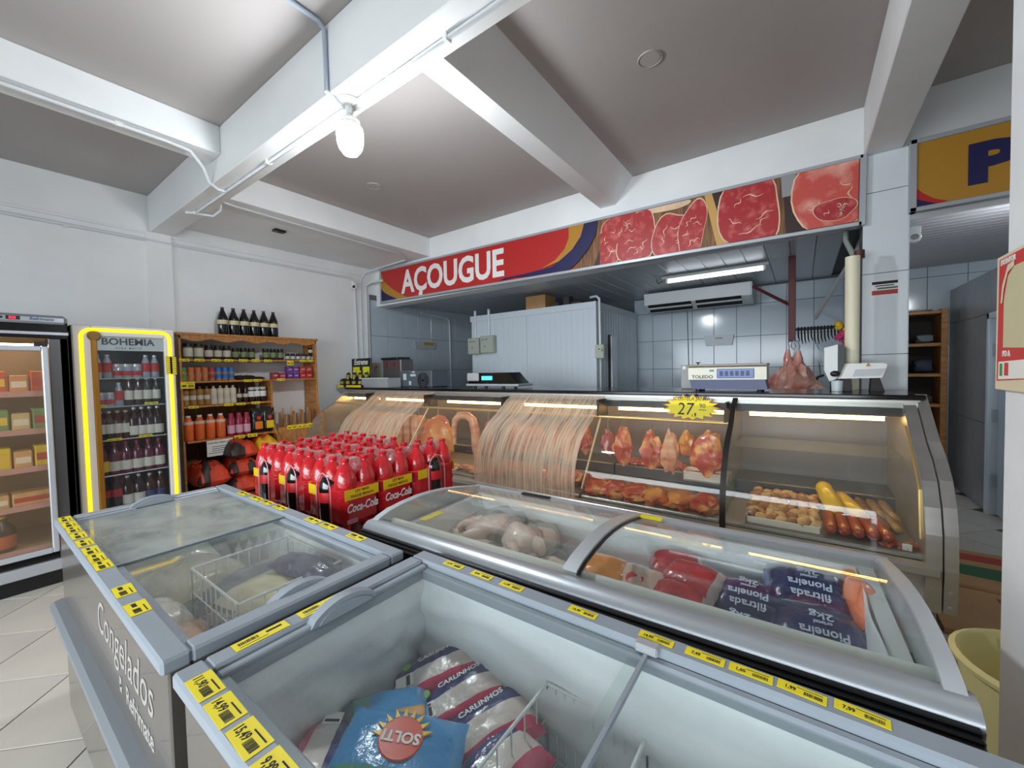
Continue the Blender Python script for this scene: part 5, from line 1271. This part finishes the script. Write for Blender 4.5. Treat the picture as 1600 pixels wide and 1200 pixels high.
# ================================================================== butcher room
def coldroom():
    x0, x1, y0, y1, zt = -4.42, -2.22, 5.0, 6.66, 2.44
    t = thing('cold_room', 'white walk-in cold room of ribbed panels behind the counter', 'cold room', ((x0+x1)/2, (y0+y1)/2, 0))
    n = 2; w = (x1-x0-.04)/n
    for k in range(n):
        a = x0+.02+w*k; b = B().box(a+.002, a+w-.002, y0, y0+.06, 0, zt-.09, .002)
        for q in range(12): b.box(a+.03+q*(w-.04)/12, a+.055+q*(w-.04)/12, y0-.004, y0+.001, .02, zt-.10, .001)
        part('panel', b, M_panel, t)
    for k in range(2):
        b = B().box(x1-.06, x1, y0+.06+.79*k, y0+.845+.79*k, 0, zt-.09, .002)
        for q in range(8): b.box(x1-.001, x1+.004, y0+.1+.79*k+q*.093, y0+.13+.79*k+q*.093, .02, zt-.10, .001)
        part('panel', b, M_panel, t)
    part('panel', B().box(x0, x0+.06, y0+.06, y1, 0, zt-.09, .002), M_panel, t)
    part('top_trim', B().box(x0, x1+.006, y0-.008, y0+.03, zt-.09, zt, .003).box(x1-.03, x1+.008, y0, y1, zt-.09, zt, .003).box(x0, x1, y0, y1, zt-.05, zt-.01), M_panel, t)
    part('corner_trim', B().box(x1-.03, x1+.008, y0-.008, y0+.03, 0, zt-.09, .002), M_panel, t)
    d = part('door', B().box(x1+.005, x1+.05, 5.42, 5.62, .05, 2.0, .006), mat('cold_door_white', (232,236,240), .3), t)
    part('door_gasket', B().box(x1+.004, x1+.035, 5.39, 5.42, .05, 2.02), M_black, d)
coldroom()
def ebox(label, x0, x1, y, z0, z1, d=.09, axis='y'):
    t = thing('electrical_box', label, 'electrical box', ((x0+x1)/2, y, z0), group='electrical boxes on the cold room')
    Mg = mat('ebox_grey', (174,178,166), .45)
    part('case', B().box(x0, x1, y-d, y, z0, z1, .006), Mg, t)
    part('lid', B().box(x0+.008, x1-.008, y-d-.008, y-d, z0+.008, z1-.008, .003), Mg, t)
    for k, c in enumerate(((40,70,40), (150,140,60), (40,90,50))): part('indicator', B().tube([(x0+.06+.04*k, y-d-.008, z1-.06), (x0+.06+.04*k, y-d-.014, z1-.06)], .010, 10), mat('indicator_%d' % k, c, .4), t)
    part('lock', B().tube([(x0+.10, y-d-.008, z0+.10), (x0+.10, y-d-.013, z0+.10)], .009, 10), M_dark, t)
ebox('left grey control box on the cold room front', -4.40, -4.17, 4.99, 1.82, 2.08)
ebox('right grey control box on the cold room front', -4.14, -3.88, 4.99, 1.83, 2.10)
ebox('small grey switch box at the cold room corner', -2.20, -2.08, 4.99, 1.68, 1.86, .07)
conduit('left vertical trunking above the control boxes', [(-4.30,4.985,2.08),(-4.30,4.985,2.52)], .022, M_panel)
conduit('right vertical trunking above the control boxes', [(-4.02,4.985,2.10),(-4.02,4.985,2.52)], .022, M_panel)
conduit('bent conduit at the cold room corner', [(-2.30,5.02,2.50),(-2.20,4.985,2.50),(-2.155,4.975,2.46),(-2.15,4.975,1.86)], .016)
conduit('straight conduit beside the cold room corner', [(-2.203,5.10,2.40),(-2.203,5.10,1.3)], .012)
cbx = thing('cardboard_box', 'cardboard box on top of the cold room', 'box', (-3.15, 5.18, 2.44))
part('carton', B().box(-3.36, -3.02, 5.05, 5.35, 2.44, 2.64, .004), M_card, cbx); part('flap_tape', B().box(-3.36, -3.02, 5.18, 5.22, 2.64, 2.642), mat('packing_tape', (150,120,84), .4), cbx)
for k, (x, w, h) in enumerate(((-2.88,.12,.07), (-2.70,.10,.14), (-2.55,.16,.05))):
    single('stored_item', ('low dark item right of the carton on the cold room', 'upright dark tin on the cold room', 'flat dark bundle at the cold room edge')[k], 'item', B().box(x-w/2, x+w/2, 5.08, 5.22, 2.44, 2.44+h, .012), mat('dark_item', (60,54,50), .6))
def aircon():
    t = thing('air_conditioner', 'long white ceiling-hung air conditioner on the back wall', 'air conditioner', (-1.25, 6.45, 2.38))
    sec = [(6.10,2.64),(6.69,2.64),(6.69,2.42),(6.30,2.37),(6.12,2.47)]
    part('case', B().prism(sec, -1.93, -.56, 'x'), mat('aircon_white', (214,216,216), .4), t, 40)
    for a, b in ((-1.88, -1.28), (-1.22, -.66)):
        part('vent', B().prism([(6.122,2.478),(6.112,2.466),(6.262,2.382),(6.272,2.394)], a, b, 'x'), M_dark, t)
        part('louvre', B().prism([(6.165,2.436),(6.185,2.425),(6.18,2.414),(6.16,2.425)], a, b, 'x'), mat('aircon_white', (1,1,1)), t)
    part('end_cap', B().prism([(p[0], p[1]) for p in sec], -.56, -.535, 'x'), mat('aircon_cap', (196,198,200), .4), t)
    part('power_cord', B().tube([(-1.45,6.68,2.40),(-1.44,6.68,1.9),(-1.43,6.68,1.3)], .004, 6), M_ink, t)
aircon()
def fluor():
    t = thing('tube_light', 'lit fluorescent tube hanging under the plank ceiling', 'lamp', (-.85, 5.24, 2.60))
    part('reflector', B().prism([(5.17,2.66),(5.31,2.66),(5.285,2.635),(5.195,2.635)], -1.42, -.30, 'x'), M_white, t)
    for x in (-1.37, -.34): part('lamp_holder', B().box(x-.012, x+.012, 5.215, 5.265, 2.585, 2.64, .004), M_white, t)
    part('tube', B().tube([(-1.36,5.24,2.605), (-.35,5.24,2.605)], .016, 12), mat('tube_glow', (240,247,255), .4, emit=TUBE), t, True)
    for x in (-1.2, -.5): part('hanger', B().tube([(x,5.24,2.66),(x,5.24,2.68)], .006, 6), M_alu, t)
    part('cable', B().tube([(-1.42,5.24,2.62),(-1.48,5.24,2.60),(-1.50,5.24,2.66)], .005, 6), M_ink, t)
fluor()
def gantry():
    t = thing('hook_gantry', 'maroon steel post and rail for hanging hooks', 'hook rail', (-.09, 5.2, 1.72))
    part('post', B().box(-.125, -.06, 5.17, 5.23, 1.80, 2.68, .004), M_rust, t)
    part('brace', B().tube([(-.45,5.2,2.42),(-.10,5.2,2.17)], .018, 6), M_rust, t)
    part('rail', B().box(-.10, .41, 5.18, 5.22, 1.90, 1.93, .003), M_dark, t)
    part('stay', B().box(.06, .40, 5.19, 5.21, 0, 0, 0) if 0 else B().tube([(.10,5.0,2.0),(.40,4.4,2.55)], .02, 6), M_alu, t)
    part('snap_hook', B().tube([(-.09,5.2,1.80),(-.10,5.2,1.74),(-.075,5.2,1.70),(-.06,5.2,1.74),(-.075,5.2,1.78)], .007, 6), M_alu, t, True)
gantry()
r4 = random.Random(21)
for k in range(16):
    x = -.035+.027*k; L = r4.uniform(.13, .19)
    t = thing('meat_hook', '%s dark hook from the left on the maroon rail' % ORD[k], 'hook', (x, 5.2, 1.75), group='dark hooks on the rail')
    part('shank', B().tube([(x, 5.175, 1.935), (x-.004, 5.17, 1.92), (x, 5.17, 1.93-L*.7), (x+.01, 5.16, 1.93-L)], [.007,.009,.008,.003], 6), M_dark, t, True)
fl = thing('flower_bunch', 'pink and yellow flowers beside the cream pipe', 'flowers', (.34, 5.0, 1.6))
for k in range(8): part('bloom', B().blob((.31+r4.uniform(-.035,.035), 4.98+r4.uniform(-.03,.03), 1.70+.033*k), (.035,.03,.03), 40+k, .35, 3, 2), mat('bloom_%s' % ('pink' if k < 5 else 'yellow'), (206,60,110) if k < 5 else (226,180,50), .6), fl, True)
def carcass():
    t = thing('hanging_carcass', 'pale carcass hanging by two legs from the maroon post', 'meat', (-.08, 4.9, .95))
    Mc = mat('carcass_meat', (232,192,172), .4, var=(9,.3), rgb2=(206,118,106), coat=.4, bump=(9,.4))
    def sh(q): return Vector((q.x*(1.15-.75*max(-.2, q.z)), q.y, q.z))
    part('body', B().blob((-.07,4.9,1.36), (.17,.12,.26), 7, .45, 2.2, 4, sh), Mc, t, True)
    part('leg', B().tube([(-.12,4.9,1.70),(-.125,4.9,1.62),(-.11,4.9,1.48),(-.08,4.9,1.36)], [.016,.032,.05,.07], 12), Mc, t, True)
    part('leg', B().tube([(-.035,4.9,1.69),(-.03,4.9,1.60),(-.035,4.9,1.48),(-.05,4.9,1.36)], [.016,.034,.05,.07], 12), Mc, t, True)
    part('shank_flap', B().blob((.04,4.88,1.28), (.11,.07,.09), 12, .3, 1.8, 3), Mc, t, True)
    for x in (-.12, -.035): part('hook', B().tube([(x,4.9,1.68),(x+.01,4.92,1.72),(x,4.98,1.78),(-.08,5.17,1.80)], .006, 6), M_alu, t, True)
carcass()
def shook():
    t = thing('s_hook', 'large steel s-hook dangling beside the carcass', 'hook', (.15, 4.95, 1.3))
    part('upper_hook', B().tube([(.12,5.0,1.76),(.115,4.97,1.72),(.15,4.95,1.66),(.16,4.95,1.58),(.13,4.95,1.56),(.12,4.95,1.59)], .006, 6), M_alu, t, True)
    part('link', B().tube([(.13,4.95,1.56),(.145,4.95,1.42)], .004, 6), M_dark, t)
    part('lower_hook', B().tube([(.17,4.95,1.44),(.12,4.95,1.42),(.10,4.95,1.37),(.15,4.95,1.33),(.16,4.95,1.27),(.11,4.95,1.25)], .012, 8), M_dark, t, True)
shook()
sg = thing('wall_caption', 'small grey plastic caption holder on the back tiles', 'sign', (-1.01, 6.68, 1.86))
part('pocket', B().prism([(-1.21,2.01),(-.81,2.01),(-.835,1.855),(-1.185,1.855)], 6.655, 6.692, 'y'), mat('caption_grey', (176,180,186), .35), sg)
place_text(text_me('Luvas', .045, M_ink, .0003, ext=.0003), sg, (-1.01, 6.654, 1.965), (1,0,0), (0,0,1))
sg2 = thing('wall_caption', 'grey caption holder with yellow label on the left tiles', 'sign', (-5.49, 5.0, 1.97))
part('pocket', B().prism([(4.72,2.09),(5.22,2.09),(5.19,1.96),(4.74,1.96)], -5.492, -5.47, 'x'), mat('caption_grey', (1,1,1)), sg2)
part('yellow_label', B().box(-5.47, -5.469, 4.93, 5.17, 2.03, 2.085), mat('dull_yellow', (170,150,60), .5), sg2)

# ================================================================== things on the counter top (z = 1.362)
ZT = 1.363
def scale_toledo():
    t = thing('checkout_scale', 'cream and blue shop scale with a wide display on the counter', 'scale', (-.45, 3.45, ZT))
    part('base', B().prism([(-.70,ZT+.012),(-.20,ZT+.012),(-.215,ZT+.085),(-.715,ZT+.085)], 3.36, 3.60, 'y'), mat('scale_blue', (28,36,92), .35), t)
    hd = part('head', B().prism([(3.34,ZT+.085),(3.34,ZT+.175),(3.37,ZT+.185),(3.60,ZT+.185),(3.60,ZT+.085)], -.72, -.205, 'x'), mat('scale_cream', (226,222,204), .4), t)
    part('platter', B().box(-.73, -.20, 3.33, 3.62, ZT+.186, ZT+.20, .004), mat('scale_platter', (140,128,116), .4, .5), t)
    dsp = part('display', B().box(-.52, -.28, 3.333, 3.34, ZT+.095, ZT+.165, .003), mat('display_blue', (40,80,150), .25), hd)
    b = B()
    for k in range(6): b.box(-.50+.034*k, -.478+.034*k, 3.3315, 3.333, ZT+.112, ZT+.148)
    part('display_digits', b, mat('display_digit', (20,40,90), .4), dsp)
    place_text(text_me('TOLEDO', .034, M_ink, .0006, xs=1.1, ext=.0003), hd, (-.62, 3.339, ZT+.105), (1,0,0), (0,0,1))
    part('green_badge', B().box(-.57, -.54, 3.338, 3.34, ZT+.145, ZT+.16), mat('badge_green', (90,140,140), .4), hd)
    for x in (-.66, -.25): 
        for y in (3.39, 3.57): part('foot', B().lathe([(0,0),(.018,0),(.018,.012),(0,.012)], 12, x, y, ZT), M_black, t)
scale_toledo()
sb = thing('steel_cabinet_box', 'plain grey metal box left of the cream scale', 'box', (-.76, 3.6, ZT))
part('case', B().box(-.84, -.69, 3.62, 3.78, ZT, ZT+.20, .004), mat('box_grey', (150,150,148), .45), sb); part('tag', B().box(-.825, -.80, 3.618, 3.62, ZT+.165, ZT+.19), M_paper, sb); part('knob', B().lathe([(0,0),(.006,0),(.006,.012),(.018,.014),(.018,.022),(0,.022)], 12, -.715, 3.68, ZT+.20), M_black, sb)
def label_scale():
    t = thing('label_scale', 'black digital scale with a cyan display on the counter', 'scale', (-2.75, 3.45, ZT))
    part('base', B().box(-3.08, -2.36, 3.38, 3.66, ZT+.02, ZT+.045, .006), M_alu, t)
    part('body', B().prism([(-3.06,ZT+.045),(-2.38,ZT+.045),(-2.50,ZT+.165),(-3.02,ZT+.165)], 3.40, 3.62, 'y'), M_blackg, t)
    part('display', B().box(-2.86, -2.71, 3.392, 3.40, ZT+.085, ZT+.13, .003), mat('display_cyan', (70,190,220), .4, emit=.8), t)
    part('printer', B().box(-3.07, -2.90, 3.385, 3.41, ZT+.075, ZT+.165, .01), mat('printer_grey', (170,170,172), .4), t)
    for x in (-3.0, -2.84, -2.6, -2.44): part('foot', B().lathe([(0,0),(.018,0),(.018,.02),(0,.02)], 10, x, 3.45, ZT), M_black, t)
label_scale()
def white_scale():
    t = thing('hanging_scale_head', 'small white scale on dark angled legs by the column', 'scale', (.30, 3.55, ZT))
    part('head', B().prism([(.19,ZT+.085),(.21,ZT+.10),(.24,ZT+.185),(.42,ZT+.185),(.435,ZT+.17),(.41,ZT+.09)], 3.45, 3.66, 'y'), mat('scale_white', (230,228,222), .4), t)
    part('face_plate', B().prism([(.265,ZT+.10),(.40,ZT+.105),(.425,ZT+.15),(.28,ZT+.145)], 3.445, 3.45, 'y'), mat('face_grey', (190,192,194), .4), t)
    part('yellow_mark', B().prism([(.33,ZT+.165),(.355,ZT+.165),(.342,ZT+.19)], 3.444, 3.45, 'y'), M_gold, t)
    for x0, s in ((.245, -1), (.385, 1)): part('leg', B().prism([(x0-.02,ZT+.09),(x0+.02,ZT+.09),(x0+.035+s*.01,ZT),(x0-.035+s*.01,ZT)], 3.50, 3.60, 'y'), M_dark, t)
    part('cup', B().lathe([(0,0),(.03,0),(.034,.07),(.03,.07),(.027,.006),(0,.006)], 16, .19, 3.50, ZT), mat('clear_cup', (206,214,218), .2), t, True)
white_scale()
sd = thing('soap_dispenser', 'white and black dispenser beside the cream pipe', 'dispenser', (.20, 3.70, ZT+.06))
part('white_shell', B().prism([(.125,ZT+.30),(.20,ZT+.32),(.20,ZT+.08),(.155,ZT+.06),(.125,ZT+.14)], 3.64, 3.76, 'y'), M_white, sd); part('black_side', B().prism([(.20,ZT+.32),(.235,ZT+.31),(.235,ZT+.06),(.185,ZT+.06),(.20,ZT+.10)], 3.64, 3.76, 'y'), M_black, sd)
part('pump_knob', B().blob((.185,3.635,ZT+.115), (.03,.02,.022), 2, .1, 1, 2), M_black, sd, True); part('stand', B().box(.16, .22, 3.67, 3.74, ZT-.0, ZT+.06, .004), M_black, sd)
pp = thing('cream_pipe', 'thick cream plastic pipe standing before the tiled column', 'pipe', (.285, 3.79, ZT))
part('pipe', B().lathe([(.041,0),(.042,.94),(.036,.94),(.036,.3)], 24, .285, 3.76, ZT), M_cream, pp, True); part('dark_mouth', B().lathe([(0,.90),(.036,.90),(.036,.938)], 20, .285, 3.76, ZT), mat('pipe_mouth', (70,30,34), .6), pp, True)
part('fitting', B().tube([(.325,3.80,ZT+.93),(.325,3.80,ZT+.985)], .03, 14), mat('brown_fitting', (80,36,36), .5), pp, True)
conduit('grey green pipe above the cream one', [(.30,3.9,2.34),(.27,4.1,2.50),(.27,4.18,2.66)], .018, mat('pipe_grey_green', (160,170,160), .5))
def extreme():
    t = thing('product_stand', 'black and yellow cardboard stand of bottles at the counter end', 'display stand', (-5.08, 3.3, ZT))
    part('back_card', B().box(-5.32, -4.86, 3.40, 3.42, ZT, ZT+.40, .006), M_black, t)
    part('base_tier', B().prism([(3.20,ZT),(3.20,ZT+.03),(3.30,ZT+.03),(3.30,ZT+.12),(3.40,ZT+.12),(3.40,ZT)], -5.40, -4.78, 'x'), M_black, t)
    place_text(text_me('Extreme', .11, M_paper, .002, shear=.2, xs=.85, ext=.0004), t, (-5.09, 3.398, ZT+.345), (1,0,0), (0,0,1))
    for x in (-5.20, -4.97): part('yellow_panel', B().box(x-.08, x+.08, 3.396, 3.399, ZT+.16, ZT+.28), mat('stand_yellow', (214,210,40), .5), t)
    for x, w in ((-5.30, .16), (-4.98, .34)): part('price_strip', B().box(x-w/2, x+w/2, 3.197, 3.20, ZT+.0, ZT+.028), M_yel, t)
    k = kit(('bottle_body', lm([(0,0),(.028,0),(.03,.01),(.028,.06),(.012,.085),(.012,.10),(0,.10)], c_('stand_bottle', (40,24,30), .3)), None), ('cap', lm([(.013,.075),(.015,.10),(0,.105)], c_('stand_cap', (216,200,130), .4), 10), None), ('label', band(.0295, .015, .05, c_('stand_label', (150,140,50), .5)), 0))
    for j in range(2):
        for i in range(4): put('small_bottle', '%s small dark bottle from the left on the %s tier of the yellow stand' % (ORD[i], ('front', 'back')[j]), 'bottle', k, (-5.33+.145*i, 3.25+.1*j, ZT+.031+.09*j), 0, 'small bottles on the yellow stand')
extreme()
tb = thing('plastic_tub', 'translucent plastic tub beside the yellow stand', 'tub', (-4.55, 3.32, ZT))
Mt = glass('tub_plastic', (250,252,252), haze=.5, hazecol=(214,220,222), refl=.8)
for bx in ((-4.82,-4.26,3.22,3.226),(-4.82,-4.26,3.42,3.426),(-4.82,-4.814,3.22,3.426),(-4.266,-4.26,3.22,3.426)): part('tub_side', B().box(*bx, ZT, ZT+.12), Mt, tb)
part('tub_base', B().box(-4.82, -4.26, 3.22, 3.426, ZT, ZT+.005), Mt, tb); part('tub_rim', B().box(-4.84, -4.24, 3.205, 3.225, ZT+.115, ZT+.125, .003), M_white, tb)
mc = thing('grey_machine', 'grey machine with a round fan grille and stickers', 'machine', (-4.02, 3.5, ZT))
part('case', B().box(-4.33, -3.72, 3.46, 3.74, ZT, ZT+.21, .006), mat('machine_grey', (96,102,110), .4, .3), mc)
for r_ in (.095, .07, .045): part('grille_ring', B().tube([(-3.87+r_*cos(a), 3.457, ZT+.085+r_*.95*sin(a)) for a in [2*pi*k/24 for k in range(25)]], .006, 5, False), M_black, mc, True)
part('grille_hub', B().tube([(-3.87,3.46,ZT+.085),(-3.87,3.45,ZT+.085)], .022, 12), M_black, mc)
for (x, z, w, h) in ((-4.22,.13,.06,.08), (-4.06,.15,.10,.03), (-4.05,.19,.05,.02), (-4.12,.05,.04,.05)): part('sticker', B().box(x-w/2, x+w/2, 3.457, 3.46, ZT+z-h/2, ZT+z+h/2), mat('machine_sticker', (196,202,206), .5), mc)
cg = thing('counter_machine', 'dark steel machine with red switches at the back of the counter', 'machine', (-4.65, 3.62, ZT))
part('case', B().box(-4.82, -4.42, 3.56, 3.78, ZT, ZT+.37, .01), mat('grinder_steel', (104,98,100), .35, .5), cg); part('lid', B().box(-4.84, -4.48, 3.55, 3.78, ZT+.37, ZT+.40, .006), M_black, cg)
for x in (-4.70, -4.54): part('red_switch', B().box(x-.04, x+.03, 3.553, 3.56, ZT+.27, ZT+.33, .003), mat('switch_red', (120,30,34), .4), cg)
gb = thing('steel_dispenser', 'steel box dispenser between the yellow stand and the dark machine', 'dispenser', (-4.98, 3.62, ZT))
part('case', B().box(-5.15, -4.86, 3.60, 3.76, ZT, ZT+.34, .006), mat('dispenser_steel', (150,150,140), .4, .4), gb); part('spout', B().tube([(-5.0,3.60,ZT+.28),(-5.0,3.56,ZT+.27),(-5.0,3.555,ZT+.22)], .012, 8), mat('spout_copper', (150,90,60), .4, .5), gb)

# ================================================================== right-hand passage and floor
def pantry():
    t = thing('storage_rack', 'dark wooden storage rack at the end of the passage', 'shelf', (1.15, 7.3, 0))
    for x0, x1 in ((1.38, 1.44), (.62, .66)): part('side_post', B().box(x0, x1, 7.12, 7.48, 0, 2.20, .004), M_wood, t)
    for z in (.45, .98, 1.36, 1.74, 2.14): part('shelf_board', B().box(.66, 1.38, 7.12, 7.48, z, z+.04, .004), M_wood, t)
    part('back', B().box(.66, 1.38, 7.47, 7.49, 0, 2.2), mat('rack_dark_back', (44,38,34), .8), t)
pantry()
for k, (x, z, w, h, rgb, lb) in enumerate([(1.05,1.02,.34,.16,(56,60,70),'dark crumpled bag on the lowest visible storage shelf'), (1.26,1.02,.16,.12,(70,66,62),'grey bundle beside the dark bag in storage'), (1.0,1.40,.24,.16,(50,64,60),'dark green bundle on the middle storage shelf'), (1.24,1.40,.2,.2,(40,52,70),'blue grey carton on the middle storage shelf'), (1.0,1.78,.26,.18,(60,64,78),'slate carton on the upper storage shelf'), (1.25,1.78,.18,.12,(110,120,128),'pale folded bag on the upper storage shelf'), (1.15,2.18,.4,.03,(150,150,150),'flat pale tray on top of the storage rack')]):
    single('stored_bundle', lb, 'bundle', B().blob((x, 7.25, z+h/2), (w/2,.1,h/2), 60+k, .15, 2, 2, lambda q: Vector((max(-.85,min(.85,q.x*1.2)), max(-.85,min(.85,q.y*1.2)), max(-.85,min(.85,q.z*1.2))))), mat('bundle_%d' % k, rgb, .6), 'bundles on the storage rack', True)
bk = thing('plastic_bucket', 'pale yellow plastic bucket by the white pillar', 'bucket', (.70, 2.12, 0))
Mbk = mat('bucket_yellow', (236,226,160), .4)
part('shell', B().lathe([(0,.0),(.17,0),(.18,.02),(.235,.47),(.252,.475),(.255,.49),(.238,.50),(.226,.49),(.172,.03),(0,.025)], 32, .70, 2.12), Mbk, bk, 50)
part('liner_board', B().box(.66, .88, 2.08, 2.10, .22, .46, .003), mat('bucket_liner', (214,200,150), .6), bk)
def cards():
    Mr = mat('carton_red_print', (170,60,52), .7); Mg = mat('carton_green_print', (50,96,60), .7)
    def sheet(lb, pts, z, h, tl=0, extra=()):
        t = thing('cardboard_sheet', lb, 'cardboard', (pts[0][0], pts[0][1], z), group='cardboard on the floor')
        part('sheet', B().prism(pts, z, z+h), M_card, t)
        for n, p, m in extra: part(n, B().prism(p, z+h, z+h+.001), m, t)
    sheet('flattened carton with red and green stripes on the floor', [(.68,3.92),(1.5,3.92),(1.5,4.62),(.68,4.62)], .004, .05, extra=(('red_stripe', [(.7,4.40),(1.5,4.40),(1.5,4.54),(.7,4.54)], Mr), ('green_stripe', [(.85,4.10),(1.5,4.04),(1.5,4.28),(.78,4.30)], Mg)))
    sheet('plain flattened carton lying before the striped one', [(.66,3.25),(1.5,3.3),(1.5,3.9),(.66,3.9)], .004, .03, extra=(('red_stripe', [(1.0,3.72),(1.5,3.72),(1.5,3.82),(1.0,3.82)], Mr),))
    sheet('grey board on the floor behind the bucket', [(.62,2.72),(1.4,2.72),(1.4,3.1),(.62,3.15)], .004, .015)
cards()
import OpenImageIO as oiio, numpy as np, sys
b=oiio.ImageBuf('/workdir/render_main.png'); a=b.get_pixels(oiio.UINT8)
print(a.shape)
k=a.shape[1]/1600
def m(n,x,y,r=6):
    x,y=int(x*k),int(y*k); print(n,(x,y),a[max(0,y-r):y+r,max(0,x-r):x+r,:3].reshape(-1,3).mean(0).round())
for n,x,y in [('wall L',100,430),('wall mid',400,450),('wall shelf',520,480),('ceil TL',200,60),('ceil L2',80,210),('B1 face',420,150),('ceil mid',700,230),('ceil R',1150,80),('header',800,330),('cold',830,540),('backtile',1100,555),('column',1380,500),('pillar',1585,800),('sign red',700,430),('gold P',1460,260),('floor L',40,1000),('F1 rim',230,1000),('F2 liner',600,1000),('F2 liner r',1100,1100),('F3 rail',1000,950),('B5',1400,100),('counter in',1250,690),('passage',1520,600)]: m(n,x,y)
